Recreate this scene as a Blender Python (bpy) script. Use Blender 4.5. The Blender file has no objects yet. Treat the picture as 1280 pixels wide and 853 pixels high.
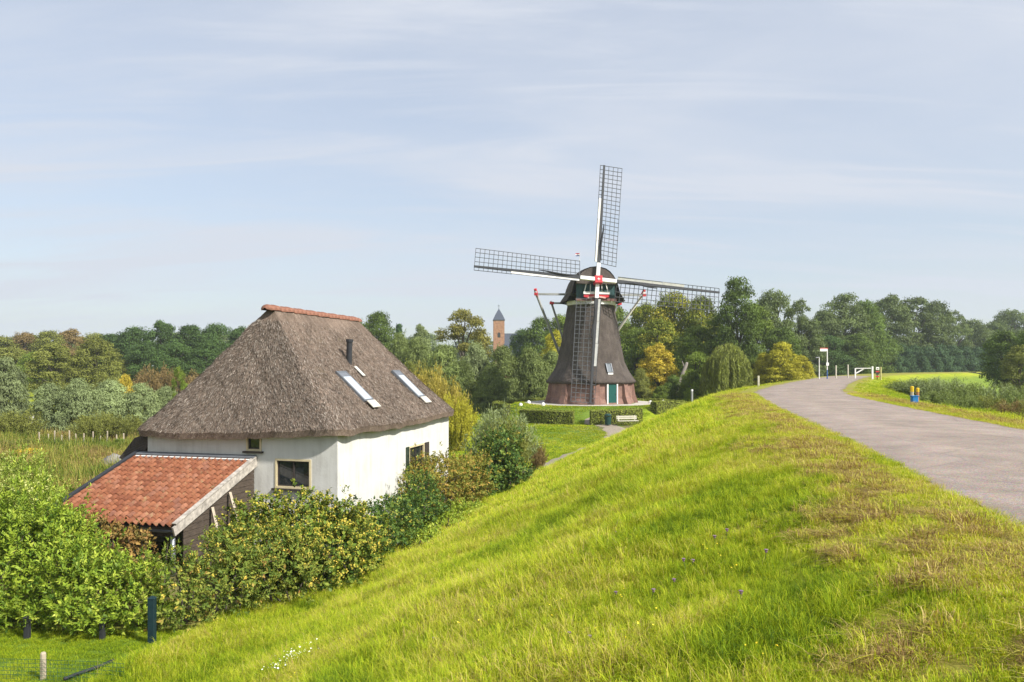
import bpy, math, random
import numpy as np
from mathutils import Vector, Matrix
R = math.radians
scene = bpy.context.scene
COL = scene.collection

# ------------------------------------------------------------------ camera
EYE = 6.5                       # eye height above the polder
F = 1000.0                      # focal length in 1280-px picture units
HOR = 456.0
cam_d = bpy.data.cameras.new('camera')
cam = bpy.data.objects.new('camera', cam_d); COL.objects.link(cam)
cam.location = (0, 0, EYE); cam.rotation_euler = (R(90), 0, 0)
cam_d.sensor_width = 36; cam_d.lens = 36*F/1280
cam_d.shift_y = (HOR-426.5)/1280
cam_d.clip_start = 0.1; cam_d.clip_end = 9000
scene.camera = cam

# ------------------------------------------------------------------ light
SUN_EL, SUN_AZ = R(41), R(126)          # azimuth clockwise from +Y (view direction)
sd = Vector((math.sin(SUN_AZ)*math.cos(SUN_EL), math.cos(SUN_AZ)*math.cos(SUN_EL), math.sin(SUN_EL)))
sl = bpy.data.lights.new('sun', 'SUN'); sl.energy = 4.1; sl.angle = R(3); sl.color = (1.0, .97, .91)
so = bpy.data.objects.new('sun', sl); COL.objects.link(so)
so.rotation_euler = (-sd).to_track_quat('-Z', 'Y').to_euler(); so.location = (60, -40, 60)

world = bpy.data.worlds.new('World'); scene.world = world; world.use_nodes = True
nt = world.node_tree; nt.nodes.clear()
def N(t, tree, **kw):
    n = tree.nodes.new(t)
    for k, v in kw.items(): setattr(n, k, v)
    return n
L = nt.links.new
sky = N('ShaderNodeTexSky', nt, sky_type='NISHITA', sun_disc=False)
sky.sun_elevation = SUN_EL; sky.sun_rotation = SUN_AZ
sky.air_density = 1.0; sky.dust_density = 1.6; sky.ozone_density = 1.2
tc = N('ShaderNodeTexCoord', nt)
sep = N('ShaderNodeSeparateXYZ', nt); L(tc.outputs['Generated'], sep.inputs[0])
zz = N('ShaderNodeMath', nt, operation='MAXIMUM'); L(sep.outputs[2], zz.inputs[0]); zz.inputs[1].default_value = 0.0
zp = N('ShaderNodeMath', nt, operation='ADD'); L(zz.outputs[0], zp.inputs[0]); zp.inputs[1].default_value = 0.16
dx = N('ShaderNodeMath', nt, operation='DIVIDE'); L(sep.outputs[0], dx.inputs[0]); L(zp.outputs[0], dx.inputs[1])
dy = N('ShaderNodeMath', nt, operation='DIVIDE'); L(sep.outputs[1], dy.inputs[0]); L(zp.outputs[0], dy.inputs[1])
cmb = N('ShaderNodeCombineXYZ', nt); L(dx.outputs[0], cmb.inputs[0]); L(dy.outputs[0], cmb.inputs[1])
def cloud_noise(scale, rot, sc, detail, dist, lo, hi):
    mp = N('ShaderNodeMapping', nt); L(cmb.outputs[0], mp.inputs[0])
    mp.inputs['Rotation'].default_value = (0, 0, R(rot)); mp.inputs['Scale'].default_value = sc
    n = N('ShaderNodeTexNoise', nt); L(mp.outputs[0], n.inputs['Vector'])
    n.inputs['Scale'].default_value = scale; n.inputs['Detail'].default_value = detail
    n.inputs['Roughness'].default_value = .58; n.inputs['Distortion'].default_value = dist
    mr = N('ShaderNodeMapRange', nt, interpolation_type='SMOOTHSTEP'); L(n.outputs[0], mr.inputs[0])
    mr.inputs[1].default_value = lo; mr.inputs[2].default_value = hi
    return mr.outputs[0]
c1 = cloud_noise(.55, 14, (.55, 1.5, 1), 8, .5, .40, .72)
c2 = cloud_noise(1.9, -8, (.35, 1.9, 1), 9, .9, .45, .78)
m1 = N('ShaderNodeMath', nt, operation='MULTIPLY_ADD'); L(c2, m1.inputs[0]); m1.inputs[1].default_value = .42
m0 = N('ShaderNodeMath', nt, operation='MULTIPLY'); L(c1, m0.inputs[0]); m0.inputs[1].default_value = .50; L(m0.outputs[0], m1.inputs[2])
m2 = N('ShaderNodeMath', nt, operation='ADD', use_clamp=True); L(m1.outputs[0], m2.inputs[0]); m2.inputs[1].default_value = .58
mix = N('ShaderNodeMixRGB', nt); L(m2.outputs[0], mix.inputs[0]); L(sky.outputs[0], mix.inputs[1])
mix.inputs[2].default_value = (4.0, 4.28, 4.85, 1)       # thin high cloud veil
bg = N('ShaderNodeBackground', nt); bg.inputs[1].default_value = .10
wo = N('ShaderNodeOutputWorld', nt); L(mix.outputs[0], bg.inputs[0]); L(bg.outputs[0], wo.inputs[0])

vs = scene.view_settings
vs.view_transform = 'Standard'; vs.look = 'None'; vs.exposure = 0.8; vs.gamma = 1.0; vs.use_curve_mapping = False
cy = scene.cycles
cy.use_denoising = True; cy.max_bounces = 5; cy.diffuse_bounces = 2; cy.glossy_bounces = 2
cy.transmission_bounces = 3; cy.volume_bounces = 1; cy.transparent_max_bounces = 6
cy.sample_clamp_indirect = 4; cy.use_adaptive_sampling = True

# ------------------------------------------------------------------ material helpers
def mat(name):
    m = bpy.data.materials.new(name); m.use_nodes = True
    t = m.node_tree; t.nodes.clear()
    o = N('ShaderNodeOutputMaterial', t)
    return m, t, o
def ramp(t, fac, stops):
    r = N('ShaderNodeValToRGB', t); cr = r.color_ramp
    while len(cr.elements) < len(stops): cr.elements.new(.5)
    for e, (p, c) in zip(cr.elements, stops):
        e.position = p; e.color = (c[0], c[1], c[2], 1)
    t.links.new(fac, r.inputs[0]); return r.outputs[0]
def noise(t, vec, scale, detail=4, rough=.55, sc=None, dist=0):
    if sc is not None:
        mp = N('ShaderNodeMapping', t); t.links.new(vec, mp.inputs[0]); mp.inputs['Scale'].default_value = sc; vec = mp.outputs[0]
    n = N('ShaderNodeTexNoise', t); t.links.new(vec, n.inputs['Vector'])
    n.inputs['Scale'].default_value = scale; n.inputs['Detail'].default_value = detail
    n.inputs['Roughness'].default_value = rough; n.inputs['Distortion'].default_value = dist
    return n.outputs[0]
def mixc(t, f, a, b, mode='MIX'):
    n = N('ShaderNodeMixRGB', t, blend_type=mode)
    for i, s in enumerate((f, a, b)):
        if isinstance(s, (int, float)): n.inputs[i].default_value = s
        elif isinstance(s, tuple): n.inputs[i].default_value = (*s, 1)
        else: t.links.new(s, n.inputs[i])
    return n.outputs[0]
def mth(t, op, a, b=0.0, clamp=False):
    n = N('ShaderNodeMath', t, operation=op, use_clamp=clamp)
    for i, s in enumerate((a, b)):
        if isinstance(s, (int, float)): n.inputs[i].default_value = s
        else: t.links.new(s, n.inputs[i])
    return n.outputs[0]
def coord(t, kind='Object'):
    return N('ShaderNodeTexCoord', t).outputs[kind]
def bsdf(t, o, col, rough=.7, bump=None, bstr=.3, bdist=.02, metal=0, spec=.3):
    b = N('ShaderNodeBsdfPrincipled', t)
    if isinstance(col, tuple): b.inputs['Base Color'].default_value = (*col, 1)
    else: t.links.new(col, b.inputs['Base Color'])
    if isinstance(rough, (int, float)): b.inputs['Roughness'].default_value = rough
    else: t.links.new(rough, b.inputs['Roughness'])
    b.inputs['Metallic'].default_value = metal
    b.inputs['Specular IOR Level'].default_value = spec
    if bump is not None:
        bp = N('ShaderNodeBump', t); bp.inputs['Strength'].default_value = bstr; bp.inputs['Distance'].default_value = bdist
        t.links.new(bump, bp.inputs['Height']); t.links.new(bp.outputs[0], b.inputs['Normal'])
    if o is not None: t.links.new(b.outputs[0], o.inputs[0])
    return b
def simple(name, col, rough=.6, var=.25, scale=3.0, sc=None, bstr=.2, bscale=None, metal=0, spec=.3):
    m, t, o = mat(name)
    c = coord(t)
    n = noise(t, c, scale, 5, .6, sc)
    dark = tuple(x*(1-var) for x in col); light = tuple(min(1, x*(1+var)) for x in col)
    cc = ramp(t, n, [(.25, dark), (.75, light)])
    b = noise(t, c, bscale or scale*4, 4, .6, sc)
    bsdf(t, o, cc, rough, b, bstr, .01, metal, spec)
    return m
FK = 1.85
def foliage(name, stops, trans=.24, rough=.6, inst=False, spec=.12):
    """stops: list of (pos, colour) over the per-leaf tone"""
    m, t, o = mat(name)
    a = N('ShaderNodeAttribute', t, attribute_name='tone')
    oi = N('ShaderNodeObjectInfo', t)
    f = mth(t, 'ADD', a.outputs['Fac'], mth(t, 'MULTIPLY', mth(t, 'SUBTRACT', oi.outputs['Random'], .5), .22), clamp=True)
    if trans > 0: stops = [(p, tuple(FK*x for x in c)) for p, c in stops]
    c = ramp(t, f, stops)
    b = bsdf(t, None, c, rough, spec=spec)
    tr = N('ShaderNodeBsdfTranslucent', t)
    c2 = mixc(t, 1.0, c, (1.25, 1.25, .5), 'MULTIPLY')
    t.links.new(c2, tr.inputs[0])
    mx = N('ShaderNodeMixShader', t); mx.inputs[0].default_value = trans
    t.links.new(b.outputs[0], mx.inputs[1]); t.links.new(tr.outputs[0], mx.inputs[2]); t.links.new(mx.outputs[0], o.inputs[0])
    return m

# ------------------------------------------------------------------ object helpers
OFF = {}
def tag(o, label, cat, group=None):
    o['label'] = label; o['category'] = cat
    if group: o['group'] = group
    return o
def thing(name, label, cat, loc, group=None):
    o = bpy.data.objects.new(name, None); COL.objects.link(o)
    o.location = loc; o.empty_display_size = .3
    OFF[o.name] = Vector(loc)
    return tag(o, label, cat, group)
def link_mesh(name, me, parent=None, origin=None):
    o = bpy.data.objects.new(name, me); COL.objects.link(o)
    if parent is not None:
        o.parent = parent; OFF[o.name] = OFF[parent.name]
    elif origin is not None:
        o.location = origin; OFF[o.name] = Vector(origin)
    else: OFF[o.name] = Vector((0, 0, 0))
    return o
class MB:
    def __init__(s): s.v = []; s.f = []; s.uv = None
    def add(s, vs, fs):
        b = len(s.v); s.v += [tuple(v) for v in vs]; s.f += [tuple(i+b for i in f) for f in fs]; return s
    def hexa(s, p):         # 8 points: bottom 4 ccw, top 4 ccw
        return s.add(p, [(3,2,1,0), (4,5,6,7), (0,1,5,4), (1,2,6,5), (2,3,7,6), (3,0,4,7)])
    def box(s, c, size, rz=0, M=None):
        x, y, z = (q/2 for q in size)
        M = M or Matrix.Rotation(rz, 3, 'Z'); c = Vector(c)
        return s.hexa([c+M@Vector(q) for q in ((-x,-y,-z),(x,-y,-z),(x,y,-z),(-x,y,-z),(-x,-y,z),(x,-y,z),(x,y,z),(-x,y,z))])
    def beam(s, a, b, w, h, up=(0,0,1)):
        a = Vector(a); b = Vector(b); d = (b-a).normalized(); u = Vector(up)
        r = d.cross(u).normalized()*w/2; u = r.cross(d).normalized()*h/2
        return s.hexa([a-r-u, a+r-u, b+r-u, b-r-u, a-r+u, a+r+u, b+r+u, b-r+u])
    def tube(s, pts, rad, n=8, cap=True):
        pts = [Vector(p) for p in pts]; rad = rad if hasattr(rad, '__len__') else [rad]*len(pts)
        vs = []; fs = []; ref = None
        for i, p in enumerate(pts):
            d = (pts[min(i+1, len(pts)-1)]-pts[max(i-1, 0)]).normalized()
            if ref is None: ref = Vector((1,0,0)) if abs(d.x) < .8 else Vector((0,1,0))
            x = (ref-d*ref.dot(d)).normalized(); ref = x; y = d.cross(x)
            for k in range(n):
                a = 2*math.pi*k/n; vs.append(p+(x*math.cos(a)+y*math.sin(a))*rad[i])
        for i in range(len(pts)-1):
            for k in range(n):
                a = i*n+k; b = i*n+(k+1) % n; fs.append((a, b, b+n, a+n))
        if cap: fs.append(tuple(range(n-1, -1, -1))); fs.append(tuple(range((len(pts)-1)*n, len(pts)*n)))
        return s.add(vs, fs)
    def loft(s, loops, closed=True, cap0=False, cap1=False):
        n = len(loops[0]); vs = [v for l in loops for v in l]; fs = []
        for i in range(len(loops)-1):
            for k in range(n if closed else n-1):
                a = i*n+k; b = i*n+(k+1) % n; fs.append((a, b, b+n, a+n))
        if cap0: fs.append(tuple(range(n-1, -1, -1)))
        if cap1: fs.append(tuple(range((len(loops)-1)*n, len(loops)*n)))
        return s.add(vs, fs)
    def build(s, name, m, parent=None, origin=None, smooth=False, bevel=0):
        off = OFF[parent.name] if parent is not None else Vector(origin or (0,0,0))
        me = bpy.data.meshes.new(name)
        me.from_pydata([(v[0]-off.x, v[1]-off.y, v[2]-off.z) for v in s.v], [], s.f)
        if smooth: me.polygons.foreach_set('use_smooth', [True]*len(me.polygons))
        me.materials.append(m); me.update()
        o = link_mesh(name, me, parent, origin)
        if bevel:
            b = o.modifiers.new('bevel', 'BEVEL'); b.width = bevel; b.segments = 1; b.limit_method = 'ANGLE'
        return o
def np_mesh(name, verts, quads, m=None, tone=None, smooth=False, tri=False):
    me = bpy.data.meshes.new(name); k = 3 if tri else 4
    nv = len(verts); nq = len(quads)
    me.vertices.add(nv); me.vertices.foreach_set('co', np.asarray(verts, np.float32).ravel())
    me.loops.add(nq*k); me.loops.foreach_set('vertex_index', np.asarray(quads, np.int32).ravel())
    me.polygons.add(nq)
    me.polygons.foreach_set('loop_start', np.arange(nq, dtype=np.int32)*k)
    try: me.polygons.foreach_set('loop_total', np.full(nq, k, np.int32))
    except Exception: pass
    if smooth: me.polygons.foreach_set('use_smooth', np.ones(nq, bool))
    me.update(calc_edges=True)
    if tone is not None:
        a = me.attributes.new('tone', 'FLOAT', 'FACE'); a.data.foreach_set('value', np.asarray(tone, np.float32))
    if m: me.materials.append(m)
    return me
def unit(a): return a/np.maximum(np.linalg.norm(a, axis=1, keepdims=True), 1e-9)
def leaves(name, pos, nrm, axis, length, width, tone, m, fold=.18):
    """one folded leaf (quad, base-side-tip-side) for every position"""
    n = unit(nrm); a = unit(axis-n*np.sum(axis*n, 1, keepdims=True)); b = np.cross(n, a)
    l = length[:, None]; w = width[:, None]
    v = np.empty((len(pos), 4, 3))
    v[:, 0] = pos-a*l*.5; v[:, 2] = pos+a*l*.5
    mid = pos+a*l*.05+n*w*fold
    v[:, 1] = mid+b*w*.5; v[:, 3] = mid-b*w*.5
    q = np.arange(len(pos)*4).reshape(-1, 4)
    return np_mesh(name, v.reshape(-1, 3), q, m, tone)

# ------------------------------------------------------------------ terrain
def catmull(P, n=12):
    P = [np.array(p, float) for p in P]; P = [2*P[0]-P[1]]+P+[2*P[-1]-P[-2]]; out = []
    for i in range(1, len(P)-2):
        for t in np.linspace(0, 1, n, endpoint=False):
            a, b, c, d = P[i-1:i+3]
            out.append(.5*(2*b+(c-a)*t+(2*a-5*b+4*c-d)*t*t+(3*b-a-3*c+d)*t**3))
    out.append(P[-2]); return np.array(out)
CL = catmull([(4,-60),(6.2,-20),(6.8,0),(8.05,9),(9.7,16),(11.4,24),(13.6,34),(17.3,48),(23.5,63),(38,94),(54,124),(78,158),(112,188),(165,216),(260,240),(420,262),(900,300),(2500,420)])
CLa, CLb = CL[:-1], CL[1:]
def lateral(x, y):
    """signed distance right of the dike centre line"""
    x = np.asarray(x, float).ravel(); y = np.asarray(y, float).ravel()
    best = np.full(x.shape, 1e9); sgn = np.ones(x.shape)
    for a, b in zip(CLa, CLb):
        d = b-a; L2 = d@d
        t = np.clip(((x-a[0])*d[0]+(y-a[1])*d[1])/L2, 0, 1)
        px = x-(a[0]+t*d[0]); py = y-(a[1]+t*d[1]); r = np.hypot(px, py)
        m = r < best
        best[m] = r[m]; sgn[m] = np.where(d[0]*py[m]-d[1]*px[m] > 0, -1, 1)
    return best*sgn
def vnoise(x, y, s, seed=0):
    x = x/s; y = y/s; xi = np.floor(x); yi = np.floor(y); fx = x-xi; fy = y-yi
    def h(i, j):
        v = np.sin(i*127.1+j*311.7+seed*74.7)*43758.5453; return v-np.floor(v)
    fx = fx*fx*(3-2*fx); fy = fy*fy*(3-2*fy)
    return (h(xi,yi)*(1-fx)+h(xi+1,yi)*fx)*(1-fy)+(h(xi,yi+1)*(1-fx)+h(xi+1,yi+1)*fx)*fy
def sstep(a, b, x):
    t = np.clip((x-a)/(b-a), 0, 1); return t*t*(3-2*t)
CROWN = 4.8
MILL = np.array((8.5, 86.0)); MILL_Z = 2.4
def height(x, y, d=None):
    x = np.asarray(x, float).ravel(); y = np.asarray(y, float).ravel()
    if d is None: d = lateral(x, y)
    ad = np.where(d < 0, -d-3.2, d-3.2)
    k = np.where(d < 0, 2.10, 2.7)
    low = np.where(d < 0, 0.0, 1.5)
    s = np.maximum(ad, 0)
    rise = CROWN-(np.sqrt(s*s+4.0)-2.0)/k
    w = .20
    h = np.log(np.exp(np.clip((rise-low)/w, -30, 30))+1)*w+low
    h = np.where(ad <= 0, CROWN, np.minimum(h, CROWN))
    r = np.hypot(x-MILL[0], y-MILL[1])
    mound = .85+(MILL_Z-.85)*(1-sstep(7.6, 11.2, r))-.85*sstep(11.8, 21, r)
    h = np.maximum(h, mound)
    bump = (vnoise(x, y, 1.7, 1)-.5)*.10+(vnoise(x, y, .8, 2)-.5)*.05+(vnoise(x, y, 6, 3)-.5)*.16
    flat = sstep(2.7, 5.0, np.abs(d))*sstep(6.2, 9, r)
    return h+bump*flat
def hz(x, y): return float(height([x], [y])[0])

# ------------------------------------------------------------------ ground, road, path
def struct(o): o['kind'] = 'structure'; return o
def ground_material():
    m, t, o = mat('turf')
    c = coord(t)
    def att(n): return N('ShaderNodeAttribute', t, attribute_name=n).outputs['Fac']
    big = noise(t, c, .35, 4); mid = noise(t, c, 2.2, 5, .65); fine = noise(t, c, 26, 5, .7)
    s = mth(t, 'ADD', mth(t, 'MULTIPLY', big, .45), mth(t, 'ADD', mth(t, 'MULTIPLY', mid, .35), mth(t, 'MULTIPLY', fine, .3)))
    slope = ramp(t, s, [(.36, (.13, .18, .010)), (.52, (.26, .31, .016)), (.68, (.40, .40, .030))])
    mow = ramp(t, s, [(.34, (.11, .072, .022)), (.48, (.29, .20, .06)), (.60, (.22, .24, .04)), (.75, (.34, .30, .11))])
    lawn = ramp(t, s, [(.34, (.080, .130, .014)), (.55, (.120, .190, .022)), (.72, (.165, .225, .034))])
    mead = ramp(t, s, [(.33, (.085, .075, .025)), (.46, (.17, .13, .045)), (.58, (.15, .15, .035)), (.72, (.26, .20, .075))])
    x = mixc(t, att('lawn'), slope, lawn); x = mixc(t, att('meadow'), x, mead)
    mw = mth(t, 'MULTIPLY', att('mow'), mth(t, 'ADD', mth(t, 'MULTIPLY', mid, 1.3), .25), clamp=True)
    x = mixc(t, mw, x, mow)
    soil = ramp(t, fine, [(.3, (.10, .075, .045)), (.7, (.20, .15, .10))])
    x = mixc(t, att('soil'), x, soil)
    bsdf(t, o, x, .85, fine, .6, .05, spec=.1)
    return m
def arr(*p): return np.concatenate(p)
gx = arr(-40-np.geomspace(1, 2960, 26)[::-1], np.arange(-40, 50, .6), np.arange(50, 140, 1.5), 140+np.geomspace(1, 2900, 26))
gy = arr(-7-np.geomspace(1, 300, 12)[::-1], np.arange(-7, 110, .6), np.arange(110, 225, 1.5), 225+np.geomspace(1, 3000, 28))
GX, GY = np.meshgrid(gx, gy)
fx_, fy_ = GX.ravel(), GY.ravel(); FD = lateral(fx_, fy_); FH = height(fx_, fy_, FD)
nx, ny = len(gx), len(gy)
idx = np.arange(nx*ny).reshape(ny, nx)
quads = np.stack([idx[:-1,:-1], idx[:-1,1:], idx[1:,1:], idx[1:,:-1]], -1).reshape(-1, 4)
gm = np_mesh('ground', np.stack([fx_, fy_, FH], 1), quads, ground_material(), smooth=True)
def vatt(me, name, v):
    a = me.attributes.new(name, 'FLOAT', 'POINT'); a.data.foreach_set('value', np.asarray(v, np.float32))
def mowness(x, y, d): return sstep(-.7, .7, d+4.25+.45*np.exp(-np.abs(y)/9)+(vnoise(x, y, .9, 7)-.5)*1.2+(vnoise(x, y, .3, 8)-.5)*.8)*(1-sstep(3.4, 4.4, d))
def lawnness(x, y, d): return sstep(15.0, 16.8, -d)*sstep(38, 42, y-.0*x)*(1-sstep(110, 130, y))*sstep(-9, -3, x)
def meadness(x, y, d): return sstep(-14, -18, x)*sstep(36, 44, y)*(1-sstep(95, 110, y))*(x < 0)
vatt(gm, 'mow', mowness(fx_, fy_, FD))
vatt(gm, 'lawn', np.maximum(lawnness(fx_, fy_, FD), np.maximum(sstep(5.5, 8, FD)*.8, (fy_ < 19.3)*(fx_ < -6.5)*sstep(15.5, 17, -FD))))
vatt(gm, 'meadow', np.clip(sstep(14, 18, -fx_)*sstep(30, 38, fy_), 0, 1)*(1-sstep(95, 110, fy_)))
garden = sstep(2.2, 3.4, -fx_)*sstep(19.0, 20.2, fy_)*(1-sstep(44, 48, fy_))*sstep(17, 18.5, -FD)
trodden = np.exp(-((fx_-9.6)/3.2)**2-((fy_-73)/2.2)**2)*(vnoise(fx_, fy_, 1.1, 9) > .35)
vatt(gm, 'soil', np.clip(garden*.75+trodden*.9, 0, 1))
struct(link_mesh('ground', gm))

def asphalt():
    m, t, o = mat('worn_asphalt')
    c = coord(t)
    v = N('ShaderNodeTexVoronoi', t); t.links.new(c, v.inputs['Vector']); v.inputs['Scale'].default_value = 46
    fine = noise(t, c, 60, 4, .7); mid = noise(t, c, 1.3, 5, .6); band = noise(t, c, .5, 3, .5)
    a = ramp(t, fine, [(.28, (.142, .113, .094)), (.5, (.282, .230, .194)), (.74, (.45, .38, .325))])
    a2 = mixc(t, .35, a, v.outputs['Color'], 'SOFT_LIGHT')
    b = ramp(t, mth(t, 'ADD', mth(t, 'MULTIPLY', mid, .6), mth(t, 'MULTIPLY', band, .4)), [(.34, (.72, .70, .69)), (.64, (1.15, 1.13, 1.11))])
    x = mixc(t, 1.0, a2, b, 'MULTIPLY')
    cr = N('ShaderNodeTexVoronoi', t, feature='DISTANCE_TO_EDGE'); cr.inputs['Scale'].default_value = .42
    wv = mixc(t, .12, c, noise(t, c, 2.5, 4)); t.links.new(wv, cr.inputs['Vector'])
    ck = N('ShaderNodeMapRange', t); t.links.new(cr.outputs['Distance'], ck.inputs[0]); ck.inputs[1].default_value = .0; ck.inputs[2].default_value = .012; ck.inputs[3].default_value = .28; ck.inputs[4].default_value = 0
    x = mixc(t, ck.outputs[0], x, (.07, .06, .055))
    ac = mth(t, 'ABSOLUTE', N('ShaderNodeAttribute', t, attribute_name='across').outputs['Fac'])
    tr = N('ShaderNodeMapRange', t, interpolation_type='SMOOTHSTEP'); t.links.new(mth(t, 'ABSOLUTE', mth(t, 'SUBTRACT', ac, .40)), tr.inputs[0]); tr.inputs[1].default_value = .05; tr.inputs[2].default_value = .22; tr.inputs[3].default_value = .5; tr.inputs[4].default_value = 0
    x = mixc(t, mth(t, 'MULTIPLY', tr.outputs[0], mid), x, mixc(t, 1.0, x, (1.22, 1.2, 1.18), 'MULTIPLY'))
    ed_ = N('ShaderNodeMapRange', t, interpolation_type='SMOOTHSTEP'); t.links.new(mth(t, 'ADD', ac, mth(t, 'MULTIPLY', mth(t, 'SUBTRACT', noise(t, c, 3.0, 5, .7), .5), .35)), ed_.inputs[0]); ed_.inputs[1].default_value = .86; ed_.inputs[2].default_value = 1.0; ed_.inputs[4].default_value = .75
    x = mixc(t, ed_.outputs[0], x, ramp(t, fine, [(.3, (.12, .095, .06)), (.7, (.30, .24, .16))]))
    bsdf(t, o, x, .8, fine, .6, .012, spec=.25)
    return m
def strip(name, path, half, z, m, across=10, thick=.05, wob=.16, seed=3):
    path = np.asarray(path); tg = np.gradient(path, axis=0); tg = unit(tg); nr = np.stack([tg[:, 1], -tg[:, 0]], 1)
    s = np.linspace(-1, 1, across+1); vs = []
    for i, p in enumerate(path):
        wl = half+wob*(vnoise(np.array([i*.7]), np.array([1.3]), 1.4, seed)[0]-.5)*2
        wr = half+wob*(vnoise(np.array([i*.7]), np.array([9.3]), 1.4, seed+1)[0]-.5)*2
        for q in s:
            w = q*(wl if q < 0 else wr); X = p[0]+nr[i, 0]*w; Y = p[1]+nr[i, 1]*w
            vs.append((X, Y, q))
    V = np.array(vs); hh = z(V[:, 0], V[:, 1], V[:, 2]); V[:, 2] = hh
    n = across+1; I = np.arange(len(path)*n).reshape(-1, n)
    q = np.stack([I[:-1, :-1], I[:-1, 1:], I[1:, 1:], I[1:, :-1]], -1).reshape(-1, 4)
    me = np_mesh(name, V, q, m, smooth=True); vatt(me, 'across', np.tile(s, len(path)))
    return struct(link_mesh(name, me))
cl_road = catmull([tuple(p) for p in CL[12:170:4]], 10)
cl_road = cl_road[(cl_road[:, 1] > -12) & (cl_road[:, 1] < 118)]
strip('road', cl_road, 2.62, lambda x, y, q: CROWN+.012+.045*(1-q*q), asphalt())
gravel = simple('pale_gravel', (.27, .225, .175), .9, .3, 9, bstr=.5, bscale=40)
lane = catmull([(-7,47.5),(-2,46.8),(1.6,49.6),(3.6,54.4),(6.2,60.8),(8.6,66.5),(9.2,72.0),(7.7,76.5)], 14)
strip('path', lane, .95, lambda x, y, q: height(x, y)+.045-.03*np.abs(q)**4, gravel, 8, wob=.28)
ring = np.array([(MILL[0]+6.0*math.cos(a), MILL[1]+6.0*math.sin(a)) for a in np.linspace(0, 2*math.pi, 73)])
strip('mill_paving', ring, 1.25, lambda x, y, q: np.full(len(x), MILL_Z+.02), simple('pale_paving', (.46, .42, .36), .85, .2, 6, bstr=.3), 4, wob=.05)

# ------------------------------------------------------------------ grass
def blade_mat(name, stops, trans=.27):
    m, t, o = mat(name)
    a = N('ShaderNodeAttribute', t, attribute_name='tone')
    ti = N('ShaderNodeAttribute', t, attribute_name='tint'); ti.attribute_type = 'INSTANCER'
    f = mth(t, 'ADD', mth(t, 'MULTIPLY', a.outputs['Fac'], .56), mth(t, 'SUBTRACT', ti.outputs['Fac'], .28), clamp=True)
    c = ramp(t, f, stops)
    b = bsdf(t, None, c, .6, spec=.1)
    tr = N('ShaderNodeBsdfTranslucent', t); t.links.new(mixc(t, 1.0, c, (1.3, 1.2, .6), 'MULTIPLY'), tr.inputs[0])
    mx = N('ShaderNodeMixShader', t); mx.inputs[0].default_value = trans
    t.links.new(b.outputs[0], mx.inputs[1]); t.links.new(tr.outputs[0], mx.inputs[2]); t.links.new(mx.outputs[0], o.inputs[0])
    return m
M_BLADE = blade_mat('grass_blades', [(.0, (.20, .125, .055)), (.09, (.40, .27, .11)), (.20, (.56, .44, .17)), (.34, (.56, .54, .045)), (.56, (.37, .46, .016)), (.78, (.20, .30, .012)), (1.0, (.070, .13, .010))])
def tuft(name, seed, n, rad, hmin, hmax, width, lean, droop, m=M_BLADE, flat=0.0):
    g = np.random.default_rng(seed)
    az = g.uniform(0, 2*np.pi, n); r = rad*np.sqrt(g.uniform(0, 1, n)); base = np.stack([r*np.cos(az), r*np.sin(az), np.full(n, -.02)], 1)
    la = az+g.normal(0, 1.0, n); ln = g.uniform(.1, 1, n)*lean; h = g.uniform(hmin, hmax, n)
    out = np.stack([np.cos(la), np.sin(la), np.zeros(n)], 1); side = np.stack([-np.sin(la), np.cos(la), np.zeros(n)], 1)
    up = np.array([0, 0, 1.0]); w = (width*g.uniform(.6, 1.3, n))[:, None]
    zf = (1-flat)
    p1 = base+out*(h*ln*.35)[:, None]+up*(h*.55*zf)[:, None]
    p2 = base+out*(h*ln*(.9+droop*.3))[:, None]+up*(h*(.95-droop*.35*ln)*zf)[:, None]
    p3 = base+out*(h*ln*(1.3+droop*.7))[:, None]+up*(h*(1.05-droop*ln)*zf)[:, None]
    v = np.stack([base-side*w*.5, base+side*w*.5, p1-side*w*.45, p1+side*w*.45, p2-side*w*.3, p2+side*w*.3, p3, p3+side*w*.02], 1)
    o = np.arange(n)[:, None]*8
    q = np.concatenate([o+np.array([0,1,3,2]), o+np.array([2,3,5,4]), o+np.array([4,5,7,6])], 0)
    tone = np.tile(g.uniform(0, 1, n), 3)
    return np_mesh(name, v.reshape(-1, 3), q, m, tone)
def tuft_collection(name, meshes):
    c = bpy.data.collections.new(name)
    for i, me in enumerate(meshes):
        o = bpy.data.objects.new('%s_%02d' % (name, i), me); c.objects.link(o)
    return c
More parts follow.
